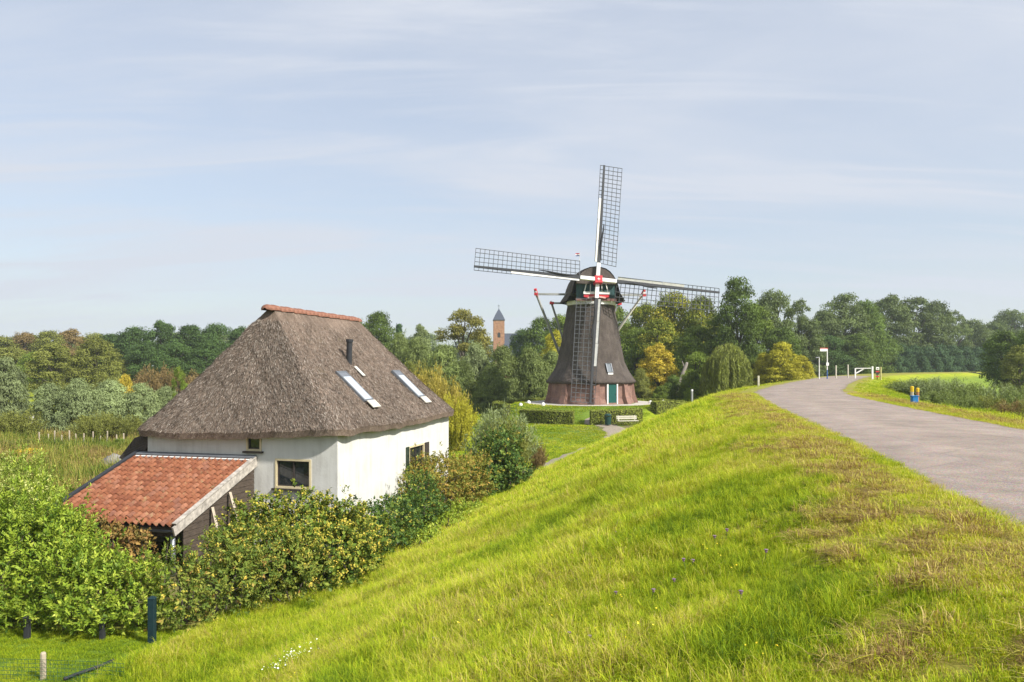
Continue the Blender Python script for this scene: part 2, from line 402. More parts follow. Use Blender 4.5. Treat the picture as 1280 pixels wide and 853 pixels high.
def scatter(name, label, cat, pts, scale, rot, tint, var, coll):
    n = len(pts)
    me = bpy.data.meshes.new(name); me.vertices.add(n); me.vertices.foreach_set('co', np.asarray(pts, np.float32).ravel())
    def at(nm, ty, v, key='value'):
        a = me.attributes.new(nm, ty, 'POINT'); a.data.foreach_set(key, np.asarray(v).ravel())
    at('sc', 'FLOAT', np.asarray(scale, np.float32)); at('rot', 'FLOAT_VECTOR', np.asarray(rot, np.float32), 'vector')
    at('tint', 'FLOAT', np.asarray(tint, np.float32)); at('var', 'INT', np.asarray(var, np.int32)); me.update()
    o = link_mesh(name, me); o['kind'] = 'stuff'; tag(o, label, cat)
    g = bpy.data.node_groups.new(name, 'GeometryNodeTree')
    g.interface.new_socket('Geometry', in_out='INPUT', socket_type='NodeSocketGeometry')
    g.interface.new_socket('Geometry', in_out='OUTPUT', socket_type='NodeSocketGeometry')
    gi = g.nodes.new('NodeGroupInput'); go = g.nodes.new('NodeGroupOutput')
    ip = g.nodes.new('GeometryNodeInstanceOnPoints'); ci = g.nodes.new('GeometryNodeCollectionInfo')
    ci.inputs['Collection'].default_value = coll; ci.inputs['Separate Children'].default_value = True; ci.inputs['Reset Children'].default_value = True
    def na(nm, ty):
        a = g.nodes.new('GeometryNodeInputNamedAttribute'); a.data_type = ty; a.inputs[0].default_value = nm
        return a.outputs[0]
    g.links.new(gi.outputs[0], ip.inputs['Points']); g.links.new(ci.outputs[0], ip.inputs['Instance'])
    ip.inputs['Pick Instance'].default_value = True
    g.links.new(na('var', 'INT'), ip.inputs['Instance Index'])
    e2r = g.nodes.new('FunctionNodeEulerToRotation'); g.links.new(na('rot', 'FLOAT_VECTOR'), e2r.inputs[0]); g.links.new(e2r.outputs[0], ip.inputs['Rotation'])
    g.links.new(na('sc', 'FLOAT'), ip.inputs['Scale']); g.links.new(ip.outputs[0], go.inputs[0])
    md = o.modifiers.new('scatter', 'NODES'); md.node_group = g
    return o
tc_lush = tuft_collection('lush_tuft', [tuft('lush', 10+i, 46, .17, .12, .34, .0075, .75, .55) for i in range(4)]
    + [tuft('wisp', 30+i, 22, .12, .28, .52, .0055, .8, .8) for i in range(2)]
    + [tuft('weed', 40, 26, .13, .06, .16, .035, 1.1, .9)])
tc_mown = tuft_collection('mown_tuft', [tuft('mown', 50+i, 48, .19, .05, .13, .007, .9, .5) for i in range(3)]
    + [tuft('hay', 60+i, 60, .20, .05, .14, .005, 1.5, .6, flat=.72) for i in range(2)])
tc_far = tuft_collection('far_tuft', [tuft('far', 70+i, 40, .34, .12, .30, .020, .8, .5) for i in range(3)]
    + [tuft('far_wisp', 80, 30, .30, .25, .50, .014, .8, .8)])
tc_lawn = tuft_collection('lawn_tuft', [tuft('short', 90+i, 40, .42, .04, .10, .03, .7, .4) for i in range(2)])
M_MEAD = blade_mat('meadow_blades', [(.0, (.22, .12, .06)), (.2, (.34, .24, .10)), (.4, (.38, .33, .08)), (.6, (.22, .26, .035)), (.8, (.13, .185, .025)), (1.0, (.07, .11, .02))])
tc_mead = tuft_collection('meadow_tuft', [tuft('tall', 95+i, 34, .5, .35, 1.0, .03, .6, .5, M_MEAD) for i in range(2)] + [tuft('stalk', 98, 22, .45, .6, 1.4, .022, .35, .3, M_MEAD), tuft('herb', 99, 34, .45, .2, .6, .11, .9, .7, M_MEAD)])
def sample_view(g, n, y0, y1, umin=-.70, umax=.70, power=1.0):
    """points spread over the ground in a wedge in front of the dike, denser near its apex"""
    y = y0+(y1-y0)*g.uniform(0, 1, n)**power; x = y*g.uniform(umin, umax, n); return x, y
g = np.random.default_rng(5)
def uniform_area(n, x0, x1, y0, y1):
    x = g.uniform(x0, x1, n); y = g.uniform(y0, y1, n); return x, y
def rots(n, tilt=.12): return np.stack([g.normal(0, tilt, n), g.normal(0, tilt, n), g.uniform(0, 6.283, n)], 1)
HOUSE_ZONE = lambda x, y, d: (x < -2.2)*(y > 18.6)*(y < 48)*(d < -17.6)
# long grass on the dike slope
x, y = sample_view(g, 92000, 1.5, 26, -.85, .75, .62); d = lateral(x, y)
k = (d > -17.6) & (d < -3.6) & (mowness(x, y, d) < g.uniform(.15, .85, len(x))) & ~(HOUSE_ZONE(x, y, d) > 0)
x, y, d = x[k], y[k], d[k]
patch = .36*vnoise(x, y, 2.6, 11)+.34*vnoise(x, y, .9, 12)+.30*vnoise(x, y, .4, 14)
tint = np.clip(.56+(patch-.5)*.85, .42, .95)+g.normal(0, .06, len(x))
var = np.where(g.uniform(0, 1, len(x)) < .10+.30*(vnoise(x, y, .8, 15) > .66), 6, np.where(g.uniform(0, 1, len(x)) < .14, g.integers(4, 6, len(x)), g.integers(0, 4, len(x))))
tint = tint+np.where(var == 6, .20, np.where(var >= 4, -.14, 0))
scatter('grass', 'lush yellow green long grass covering the dike slope', 'grass', np.stack([x, y, height(x, y, d)], 1), g.uniform(.5, 1.0, len(x))*(.55+.5*vnoise(x, y, 1.3, 13))*(.55+.45*sstep(4.4, 7.0, -d-.45*np.exp(-np.abs(y)/9)))*(1+.006*y), rots(len(x)), tint, var, tc_lush)
def lane_dist(x, y):
    q = np.full(len(x), 99.0)
    for p in lane: q = np.minimum(q, np.hypot(x-p[0], y-p[1]))
    return q
# far part of the slope and the river side
x1, y1 = sample_view(g, 40000, 24, 72, -.5, .75, .9); x2, y2 = sample_view(g, 22000, 20, 110, .25, .85, .8)
x = arr(x1, x2); y = arr(y1, y2); d = lateral(x, y)
k = (((d > -16.4) & (d < -3.4)) | ((d > 3.3) & (d < 26))) & ~((d > -4.6) & (d < 4.2) & (g.uniform(0, 1, len(x)) < .6)) & ~(HOUSE_ZONE(x, y, d) > 0)
x, y, d = x[k], y[k], d[k]; z = height(x, y, d); k = (np.hypot(x-MILL[0], y-MILL[1]) > 14) & (lane_dist(x, y) > 1.25); x, y, d, z = x[k], y[k], d[k], z[k]
patch = .6*vnoise(x, y, 3.4, 11)+.4*vnoise(x, y, 1.2, 12)
scatter('grass', 'finer looking grass on the far stretches of the dike banks', 'grass', np.stack([x, y, z], 1), g.uniform(.4, .85, len(x))*np.where(np.abs(d) < 5, .5, 1), rots(len(x)), np.clip(.54+(patch-.5)*.6, .42, .9)+np.where(d > 4, .06, 0)+g.normal(0, .05, len(x)), np.where(g.uniform(0, 1, len(x)) < .12, 3, g.integers(0, 3, len(x))), tc_far)
# mown verge with hay
x, y = sample_view(g, 80000, 1.5, 46, .1, .80, .66); d = lateral(x, y)
mw = mowness(x, y, d); k = (mw > g.uniform(.2, .8, len(x))) & ((d < -2.52) | (d > 2.54)); x, y, d = x[k], y[k], d[k]
hay = (vnoise(x, y, .30, 21)*.55+vnoise(x, y, 1.3, 22)*.45) > .47
edge = np.abs(np.abs(d)-2.62) < .25
hay &= ~edge
tint = np.where(hay, .0+g.uniform(0, .26, len(x)), .44+(vnoise(x, y, .8, 23)-.5)*.4)
scatter('verge_grass', 'short mown verge with brown cut hay beside the asphalt road', 'grass', np.stack([x, y, height(x, y, d)+np.where(hay, .03, 0)], 1), g.uniform(.4, .95, len(x))*(1+.01*y)*np.where(hay, 1.1, .8), rots(len(x), .1), tint, np.where(hay & (g.uniform(0, 1, len(x)) < .88), g.integers(3, 5, len(x)), g.integers(0, 3, len(x))), tc_mown)
# lawns: round the mill, and behind the low fence at the hedge
x, y = uniform_area(11000, -16, -6, 9, 19.4); d = lateral(x, y); k = (d < -15.0); x, y, d = x[k], y[k], d[k]
scatter('lawn_grass', 'short green lawn below the laurel hedge at the wire fence', 'grass', np.stack([x, y, height(x, y, d)], 1), g.uniform(.4, .8, len(x)), rots(len(x), .08), .66+(vnoise(x, y, 1.5, 26)-.5)*.3, g.integers(0, 3, len(x)), tc_mown)
x, y = uniform_area(26000, -8, 26, 40, 98); d = lateral(x, y)
dl = np.full(len(x), 9.0)
for p in lane: dl = np.minimum(dl, np.hypot(x-p[0], y-p[1]))
tr = np.exp(-((x-9.6)/3.2)**2-((y-73)/2.2)**2)
k = (d < -15.6) & (dl > 1.0) & (np.hypot(x-MILL[0], y-MILL[1]) > 7.3) & (tr < g.uniform(.2, .8, len(x))) & ~(HOUSE_ZONE(x, y, d) > 0)
x, y, d = x[k], y[k], d[k]
scatter('lawn_grass', 'short bright green lawn around the mill mound', 'grass', np.stack([x, y, height(x, y, d)], 1), g.uniform(.6, 1.2, len(x)), rots(len(x), .06), .60+(vnoise(x, y, 3, 25)-.5)*.35+g.normal(0, .03, len(x)), g.integers(0, 2, len(x)), tc_lawn)
# rough meadow beyond the garden
x, y = uniform_area(15000, -62, -13.5, 33, 76); k = (x > -.68*y-3); x, y = x[k], y[k]; d = lateral(x, y)
pt = .6*vnoise(x, y, 5, 31)+.4*vnoise(x, y, 1.5, 32)
scatter('meadow_plants', 'rough meadow of tall straw coloured and green weeds behind the thatched house', 'meadow', np.stack([x, y, height(x, y, d)], 1), g.uniform(.5, 1.1, len(x))*(.6+.7*pt), rots(len(x)), .46+(pt-.5)*1.3+g.normal(0, .10, len(x)), g.integers(0, 4, len(x)), tc_mead)

# ------------------------------------------------------------------ common materials
def thatch_mat(name, dark, mid, light, moss):
    m, t, o = mat(name)
    u = N('ShaderNodeUVMap', t).outputs[0]
    st = noise(t, u, 1.0, 5, .75, (30, 7.0, 1)); fi = noise(t, u, 1.0, 3, .7, (85, 24, 1)); bl = noise(t, u, .55, 4, .6); bl2 = noise(t, u, 2.2, 4, .65, (1, .45, 1))
    s = mth(t, 'ADD', mth(t, 'MULTIPLY', st, .40), mth(t, 'ADD', mth(t, 'MULTIPLY', fi, .42), mth(t, 'MULTIPLY', bl2, .18)))
    c = ramp(t, s, [(.36, dark), (.50, mid), (.63, light)])
    c = mixc(t, 1.0, c, ramp(t, bl, [(.35, (.78, .76, .74)), (.65, (1.18, 1.15, 1.12))]), 'MULTIPLY')
    mm = N('ShaderNodeMapRange', t); t.links.new(noise(t, u, .9, 5, .7), mm.inputs[0]); mm.inputs[1].default_value = .56; mm.inputs[2].default_value = .72; mm.inputs[4].default_value = .6
    c = mixc(t, mm.outputs[0], c, moss)
    bsdf(t, o, c, .9, s, .9, .06, spec=.1)
    return m
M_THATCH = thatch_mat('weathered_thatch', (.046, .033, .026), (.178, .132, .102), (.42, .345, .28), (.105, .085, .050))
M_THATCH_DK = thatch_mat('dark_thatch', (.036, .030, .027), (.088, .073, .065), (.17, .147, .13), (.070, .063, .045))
M_STRAW = foliage('thatch_straw', [(0, (.055, .040, .030)), (.5, (.165, .128, .100)), (1, (.42, .36, .30))], 0.0, .85)
def plaster():
    m, t, o = mat('cream_plaster'); c = coord(t)
    a = noise(t, c, 1.1, 5, .6); b = noise(t, c, 1.0, 5, .65, (5, 5, .45)); f = noise(t, c, 16, 4, .6)
    x = ramp(t, mth(t, 'ADD', mth(t, 'MULTIPLY', a, .5), mth(t, 'MULTIPLY', b, .5)), [(.34, (.48, .46, .415)), (.50, (.60, .585, .54)), (.66, (.645, .63, .585))])
    bsdf(t, o, x, .85, mth(t, 'ADD', f, mth(t, 'MULTIPLY', a, 2.0)), .25, .02, spec=.15); return m
M_PLASTER = plaster()
M_FRAME = simple('cream_window_frame', (.62, .52, .32), .6, .12, 6)
M_DARKFRAME = simple('dark_window_frame', (.05, .04, .035), .5, .2, 6)
M_BLACK = simple('black_board', (.030, .031, .035), .55, .25, 5)
M_LEAD = simple('lead_sheet', (.15, .16, .175), .5, .15, 5, metal=.3)
M_WHITEPAINT = simple('white_paint', (.78, .76, .72), .6, .08, 4)
M_OLDWHITE = simple('flaking_white_paint', (.40, .36, .31), .8, .5, 7, sc=(1, 1, 1))
M_GREYWOOD = simple('weathered_wood', (.072, .054, .040), .85, .45, 5, sc=(1, 1, 5), bstr=.5)
M_PALEWOOD = simple('pale_wood', (.42, .35, .26), .8, .25, 6)
M_RED = simple('red_paint', (.52, .035, .045), .5, .15, 5)
M_BLUEGREEN = simple('green_board', (.030, .075, .075), .5, .3, 6, sc=(6, 6, 1))
M_DOOR = simple('green_door_paint', (.008, .075, .062), .45, .15, 5)
M_ZINC = simple('zinc', (.26, .27, .29), .4, .15, 5, metal=.6)
def glass_mat(name, col, rough):
    m, t, o = mat(name); bsdf(t, o, col, rough, spec=.8); return m
M_GLASS = glass_mat('window_glass', (.02, .024, .026), .06)
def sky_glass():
    m, t, o = mat('skylight_glass'); b = bsdf(t, o, (.62, .67, .70), .08, spec=1.0); b.inputs['Coat Weight'].default_value = 1.0; b.inputs['Coat IOR'].default_value = 2.4; b.inputs['Coat Roughness'].default_value = .03  # pale base colour paints the bright sky reflection into the panes
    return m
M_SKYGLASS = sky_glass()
def brick_mat(name, c1, c2, mortar, sx=.21, sy=.065):
    m, t, o = mat(name)
    u = N('ShaderNodeUVMap', t).outputs[0]
    b = N('ShaderNodeTexBrick', t); t.links.new(u, b.inputs['Vector'])
    b.inputs['Scale'].default_value = 1; b.inputs['Brick Width'].default_value = sx; b.inputs['Row Height'].default_value = sy; b.inputs['Mortar Size'].default_value = .008
    b.inputs['Color1'].default_value = (*c1, 1); b.inputs['Color2'].default_value = (*c2, 1); b.inputs['Mortar'].default_value = (*mortar, 1)
    n = noise(t, u, 1.3, 6, .65); c = mixc(t, 1.0, b.outputs[0], ramp(t, n, [(.3, (.66, .62, .60)), (.7, (1.3, 1.25, 1.2))]), 'MULTIPLY')
    bsdf(t, o, c, .85, b.outputs['Fac'], -.3, .01, spec=.15)
    return m
M_BRICK = brick_mat('mill_brick', (.25, .125, .095), (.185, .10, .08), (.27, .22, .19))
M_CHURCH = brick_mat('church_brick', (.33, .165, .105), (.28, .135, .085), (.32, .25, .20), .25, .09)
M_SLATE = simple('slate', (.055, .065, .095), .5, .2, 3)
def tile_mat():
    m, t, o = mat('orange_pantile')
    oi = N('ShaderNodeObjectInfo', t); c = coord(t)
    base = ramp(t, oi.outputs['Random'], [(0, (.19, .063, .031)), (.3, (.24, .084, .040)), (.62, (.275, .103, .050)), (.85, (.31, .130, .072)), (1, (.22, .092, .058))])
    wpos = N('ShaderNodeNewGeometry', t).outputs['Position']
    n = noise(t, wpos, 9, 6, .7); x = mixc(t, 1.0, base, ramp(t, n, [(.32, (.55, .55, .55)), (.55, (1.0, 1.0, 1.0)), (.75, (1.25, 1.3, 1.3))]), 'MULTIPLY')
    l = N('ShaderNodeMapRange', t); t.links.new(noise(t, wpos, 3.5, 5, .7), l.inputs[0]); l.inputs[1].default_value = .58; l.inputs[2].default_value = .70; l.inputs[4].default_value = .55
    x = mixc(t, l.outputs[0], x, (.30, .25, .12))
    bsdf(t, o, x, .75, n, .25, .01, spec=.2); return m
M_TILE = tile_mat()
def set_uv(me, fn):
    uv = me.uv_layers.new(name='UVMap'); n = len(me.loops)
    vi = np.empty(n, np.int32); me.loops.foreach_get('vertex_index', vi)
    uv.data.foreach_set('uv', np.asarray(fn(vi), np.float32).ravel())
def grid_uv(me, nloops, ncols, U, V):
    """uv for a lofted closed shell; U (ncols+1), V per (row,col)"""
    uv = me.uv_layers.new(name='UVMap'); out = []
    for p in me.polygons:
        vs = list(p.vertices); cols = [v % ncols for v in vs]
        wrap = (ncols-1 in cols) and (0 in cols) and ncols > 3
        for v, c in zip(vs, cols):
            r = v//ncols; out += [U[ncols] if (wrap and c == 0) else U[c], V[min(r, len(V)-1)][c]]
    uv.data.foreach_set('uv', out)

# ------------------------------------------------------------------ thatched house
U_ = lambda px: (px-640)/F
eA, eB, eD, eC = (np.array(p) for p in ((-5.78, 27.0), (-2.60, 38.6), (-13.95, 29.25), (-10.8, 41.0)))
zA, zB, zD, zC = 4.30, 4.32, 4.10, 4.0
P1 = np.array((-9.35, 31.0, 8.62)); P2 = np.array((-7.62, 39.0, 8.62))
house = thing('thatched_house', 'white plastered house with a large steep thatched roof and tiled ridge', 'house', (-8.3, 34, 0))
du = (eA-eD)/np.linalg.norm(eA-eD); dv = (eB-eA)/np.linalg.norm(eB-eA)      # along the front / along the right side
ins = .34
wA = eA-du*ins+dv*.42; wD = eD+du*.40+dv*.42; wB = eB-du*ins-dv*.4; wC = eC+du*.40-dv*.4
def lerp(a, b, t): return a+(b-a)*t
def roof_shell():
    # eave loop and ridge loop, matching point for point
    E, Rg = [], []
    def seg(a, za, b, zb, r0, r1, n, corner):
        for i in range(n):
            t = i/n; p = lerp(a, b, t); z = lerp(za, zb, t)-.10*math.sin(math.pi*t); r = lerp(r0, r1, t)
            E.append((p[0], p[1], z)); Rg.append(tuple(r))
    w = .16
    lat = np.array((du[0], du[1], 0))*w; end = np.array((dv[0], dv[1], 0))
    r1l, r1r = P1-lat, P1+lat; r2l, r2r = P2-lat, P2+lat
    seg(eD, zD, eA, zA, r1l, r1r, 54, 0); seg(eA, zA, eB, zB, r1r, r2r, 72, 0)
    seg(eB, zB, eC, zC, r2r, r2l, 54, 0); seg(eC, zC, eD, zD, r2l, r1l, 72, 0)
    E = np.array(E); Rg = np.array(Rg)
    # round the four corners a little
    for arr_ in (E,):
        n = len(arr_); sm = arr_.copy()
        for _ in range(16):
            sm = (np.roll(sm, 1, 0)+2*sm+np.roll(sm, -1, 0))/4
        arr_[:] = sm
    return E, Rg
E_, R_ = roof_shell(); nc = len(E_)
rows = []; Mr = 56
cen = np.array((-8.3, 34.0))
for j in range(Mr+1):
    t = j/Mr
    p = lerp(R_, E_, t)
    bell = .10*math.sin(math.pi*t)
    p = p.copy(); p[:, 2] -= bell*.9
    nx_ = vnoise(p[:, 0]*1.0+p[:, 2]*.7, p[:, 1]+p[:, 2]*.4, .8, 41)-.5; n2 = vnoise(p[:, 0]*1.3+p[:, 2], p[:, 1]-p[:, 2], .25, 42)-.5
    p[:, 2] += (nx_*.09+n2*.055)*min(1, t*6+.3)
    rows.append(p)
def shrink(p, s, dz):
    q = p.copy(); dirv = q[:, :2]-cen; l = np.linalg.norm(dirv, axis=1, keepdims=True); q[:, :2] -= dirv/l*s; q[:, 2] += dz; return q
base_e = rows[-1]
rows_all = rows+[shrink(base_e, .05, -.22), shrink(base_e, .75, -.08)]
mb = MB(); mb.loft([[tuple(v) for v in r] for r in rows_all])
mb.f.append(tuple(range(nc))); mb_roof = mb
roof = mb.build('roof', M_THATCH, house, smooth=True); roof.data.set_sharp_from_angle(angle=R(38))
per = np.concatenate([[0], np.cumsum(np.linalg.norm(np.roll(E_, -1, 0)-E_, axis=1))])
Vv = [[0.0]*nc]
for a, b in zip(rows_all[:-1], rows_all[1:]): Vv.append([v+float(np.linalg.norm(q-p)) for v, p, q in zip(Vv[-1], a, b)])
grid_uv(roof.data, len(rows_all), nc, per, Vv)
# loose straws lying on the thatch, and the ragged eave fringe
gs = np.random.default_rng(8); ns = 72000
rc = gs.integers(0, nc, ns); tt = gs.uniform(0.02, 1, ns)**.6; row = np.clip((tt*Mr).astype(int), 0, Mr-1); RA = np.array(rows)
fr = gs.uniform(0, 1, ns)[:, None]; pa = RA[row, rc]*(1-fr)+RA[row, (rc+1) % nc]*fr; pb = RA[row+1, rc]*(1-fr)+RA[row+1, (rc+1) % nc]*fr
ax = unit(pb-pa); tang = unit(RA[row, (rc+1) % nc]-RA[row, rc]); nr_ = unit(np.cross(ax, tang)); nr_ *= np.sign(nr_[:, 2:3])
pos = pa+(pb-pa)*gs.uniform(0, 1, (ns, 1))+nr_*gs.uniform(.0, .045, (ns, 1))
sm_ = leaves('straw', pos-np.array(OFF[house.name]), nr_+gs.normal(0, .25, (ns, 3)), ax+tang*gs.normal(0, .22, (ns, 1))+nr_*gs.uniform(.0, .25, (ns, 1)), gs.uniform(.06, .22, ns), gs.uniform(.010, .028, ns), np.clip(gs.normal(.5, .24, ns), 0, 1), M_STRAW)
st_o = link_mesh('straw', sm_, roof); st_o['kind'] = 'stuff'
# ridge tiles
axis = (P2-P1); Lr = np.linalg.norm(axis); axis /= Lr; latv = np.array((du[0], du[1], 0))
nt_ = 24; ridge_mesh = None
M_RIDGE = simple('mossy_red_ridge_tile', (.23, .105, .068), .8, .45, 5, bstr=.4)
for i in range(nt_):
    c0 = P1-axis*.28+axis*(Lr+.5)*i/nt_+np.array((0, 0, .02+.015*math.sin(i*2.1)))
    ln = (Lr+.5)/nt_*1.12
    if ridge_mesh is None:
        m_ = MB(); prof = [(math.cos(a)*.25, math.sin(a)*.17) for a in np.linspace(-.25, math.pi+.25, 11)]
        l0 = [c0*0+latv*x*1.06+np.array((0, 0, z*1.06)) for x, z in prof]; l1 = [axis*ln+latv*x*.94+np.array((0, 0, z*.94)) for x, z in prof]
        i0 = [latv*x*.86+np.array((0, 0, z*.86)) for x, z in prof]
        m_.loft([i0, l0, l1], closed=False)
        me = bpy.data.meshes.new('ridge_tile'); me.from_pydata(m_.v, [], m_.f); me.materials.append(M_RIDGE)
        me.polygons.foreach_set('use_smooth', [True]*len(me.polygons)); ridge_mesh = me
    o = link_mesh('ridge_tile', ridge_mesh, roof); o.location = Vector(c0)-OFF[house.name]
em = MB(); cap_c = P1-axis*.26
lp = []
for k, (s, dz) in enumerate(((1.0, 0), (.93, -.06), (.62, -.14), (.2, -.18))):
    lp.append([cap_c+axis*dz+latv*math.cos(a)*.25*s+np.array((0, 0, .02+math.sin(a)*.18*s)) for a in np.linspace(-.35, math.pi+.35, 11)])
em.loft(lp, closed=False); em.build('ridge_end_tile', M_RIDGE, roof, smooth=True)
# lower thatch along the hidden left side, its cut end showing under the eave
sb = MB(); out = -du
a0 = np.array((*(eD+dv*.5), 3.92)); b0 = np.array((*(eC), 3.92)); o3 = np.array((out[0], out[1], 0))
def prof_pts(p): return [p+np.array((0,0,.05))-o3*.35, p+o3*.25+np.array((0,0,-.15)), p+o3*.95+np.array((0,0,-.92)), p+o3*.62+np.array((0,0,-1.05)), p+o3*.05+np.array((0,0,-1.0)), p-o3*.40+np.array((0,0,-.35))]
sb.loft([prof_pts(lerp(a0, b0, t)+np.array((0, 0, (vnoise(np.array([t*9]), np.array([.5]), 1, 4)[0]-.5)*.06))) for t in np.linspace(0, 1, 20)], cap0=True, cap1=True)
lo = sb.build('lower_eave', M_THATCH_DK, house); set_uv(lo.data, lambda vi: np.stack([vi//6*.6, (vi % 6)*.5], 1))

# walls with real openings
def ray_on(line_p, line_d, px):       # distance along a wall where a picture column meets it
    u = U_(px); return float((u*line_p[1]-line_p[0])/(line_d[0]-u*line_d[1]))
def zat(y, v): return EYE-(v-HOR)/F*y
class Wall:
    def __init__(s, p, q, z1a, z1b, depth=.14):
        s.p = np.array(p); s.d = (np.array(q)-s.p); s.L = np.linalg.norm(s.d); s.d /= s.L
        s.n = np.array((s.d[1], -s.d[0])); s.z1a = z1a; s.z1b = z1b; s.dep = depth
    def at(s, u, z, o=0.0): return (s.p[0]+s.d[0]*u+s.n[0]*o, s.p[1]+s.d[1]*u+s.n[1]*o, z)
    def mesh(s, mb, ops):
        us = sorted({0, s.L, *[o[0] for o in ops], *[o[1] for o in ops]}); zs = sorted({-.3, 0, *[o[2] for o in ops], *[o[3] for o in ops]})
        top = lambda u: s.z1a+(s.z1b-s.z1a)*u/s.L
        for a, b in zip(us[:-1], us[1:]):
            for k in range(len(zs)):
                z0 = zs[k]; last = k == len(zs)-1
                za, zb = (top(a), top(b)) if last else (zs[k+1], zs[k+1])
                mu, mz = (a+b)/2, (z0+min(za, zb))/2
                if any(o[0] < mu < o[1] and o[2] < mz < o[3] for o in ops): continue
                mb.add([s.at(a, z0), s.at(b, z0), s.at(b, zb), s.at(a, za)], [(0,1,2,3)])
        for u0, u1, z0, z1 in ops:
            o = -s.dep
            for (p, q) in (((u0,z0),(u1,z0)), ((u1,z0),(u1,z1)), ((u1,z1),(u0,z1)), ((u0,z1),(u0,z0))):
                mb.add([s.at(*p), s.at(*q), s.at(*q, o), s.at(*p, o)], [(3,2,1,0)])
    def window(s, parent, op, nx, nz, fw=.07, fm=M_FRAME, sash=M_DARKFRAME, name='window', sill=True):
        u0, u1, z0, z1 = op; m = MB(); n3 = (s.n[0], s.n[1], 0)
        def bar(a, b, w, dpt, off):
            A = Vector(s.at(*a, off)); B = Vector(s.at(*b, off)); m.beam(A, B, dpt, w, up=n3) if False else m.beam(A, B, w, dpt, up=n3)
        for a, b in (((u0,z0+fw/2),(u1,z0+fw/2)), ((u0,z1-fw/2),(u1,z1-fw/2))): bar(a, b, fw, .11, -.03)
        for a, b in (((u0+fw/2,z0+fw),(u0+fw/2,z1-fw)), ((u1-fw/2,z0+fw),(u1-fw/2,z1-fw))): bar(a, b, fw, .11, -.03)
        w = m.build(name, fm, parent)
        sm = MB(); m2 = sm
        u0i, u1i, z0i, z1i = u0+fw, u1-fw, z0+fw, z1-fw
        def bar2(a, b, wd): sm.beam(Vector(s.at(*a, -.06)), Vector(s.at(*b, -.06)), wd, .05, up=n3)
        for i in range(nx+1): uu = u0i+.02+(u1i-u0i-.04)*i/nx; bar2((uu, z0i), (uu, z1i), .04)
        for k in range(nz+1): zz_ = z0i+.02+(z1i-z0i-.04)*k/nz; bar2((u0i, zz_), (u1i, zz_), .038)
        sm.build('sash', sash, w)
        for i in range(nx):
            for k in range(nz):
                a, b = u0i+(u1i-u0i)*i/nx, u0i+(u1i-u0i)*(i+1)/nx; c, e = z0i+(z1i-z0i)*k/nz, z0i+(z1i-z0i)*(k+1)/nz
                MB().add([s.at(a, c, -.075), s.at(b, c, -.075), s.at(b, e, -.075), s.at(a, e, -.075)], [(0,1,2,3)]).build('pane', M_GLASS, w)
        if sill:
            MB().beam(Vector(s.at(u0-.08, z0-.035, .05)), Vector(s.at(u1+.08, z0-.035, .05)), .07, .16, up=n3).build('sill', M_DARKFRAME, w)
        return w
front = Wall(wD, wA, 4.15, 4.4); right = Wall(wA, wB, 4.4, 4.4); back = Wall(wB, wC, 4.4, 4.05); left = Wall(wC, wD, 4.05, 4.15)
def op_px(w, p0, p1, v0, v1, zb=None):
    u0, u1 = ray_on(w.p, w.d, p0), ray_on(w.p, w.d, p1); y = w.at((u0+u1)/2, 0)[1]
    return (u0, u1, zb if zb is not None else zat(y, v1), zat(y, v0))
op_loft = op_px(front, 308, 327, 541, 564); op_big = op_px(front, 344, 389, 574, 611); op_side = op_px(right, 511, 530, 556, 600)
op_side = (op_side[0], op_side[1], 1.2, op_side[3])
for nm, w, ops in (('wall', front, [op_loft, op_big]), ('wall', right, [op_side]), ('wall', back, []), ('wall', left, [])):
    m = MB(); w.mesh(m, ops); m.build(nm, M_PLASTER, house)
front.window(house, op_loft, 1, 1); front.window(house, op_big, 2, 1); right.window(house, op_side, 2, 3)
u0 = op_side[1]+.03
sh = MB().beam(Vector(right.at(u0+.24, 1.2, .03)), Vector(right.at(u0+.24, op_side[3], .03)), .48, .04, up=(right.n[0], right.n[1], 0)).build('shutter', M_DARKFRAME, house)
u1 = op_side[0]-.03
MB().beam(Vector(right.at(u1-.16, 1.2, .03)), Vector(right.at(u1-.16, op_side[3], .03)), .30, .04, up=(right.n[0], right.n[1], 0)).build('shutter', simple('dark_green_shutter', (.03, .045, .03), .5), house)
# things on the right roof slope
rs0 = np.array((*eA, zA)); rs1 = np.array((*eB, zB))
e_along = unit((rs1-rs0)[None])[0]; n_sl = unit(np.cross(P2-P1, P1-rs0)[None])[0]*-1+unit(np.cross(P2-P1, P2-rs1)[None])[0]*-1; n_sl = n_sl/np.linalg.norm(n_sl); n_sl *= np.sign(n_sl[2])
e_up = np.cross(n_sl, e_along); e_up *= np.sign(e_up[2])
from mathutils.bvhtree import BVHTree
ROOF_BVH = BVHTree.FromPolygons([Vector(v) for v in mb_roof.v], mb_roof.f)
def on_slope(px, v, lift=0.0):
    dirv = np.array((U_(px), 1, -(v-HOR)/F)); o = np.array((0, 0, EYE))
    hit = ROOF_BVH.ray_cast(Vector(o), Vector(dirv).normalized())[0]
    return np.array(hit)+n_sl*lift
def slab(c, half_a, half_u, thick, lift):
    c = np.array(c); q = []
    for z in (lift, lift+thick):
        for a, b in ((-1,-1),(1,-1),(1,1),(-1,1)): q.append(c+e_along*half_a*a+e_up*half_u*b+n_sl*z)
    return q
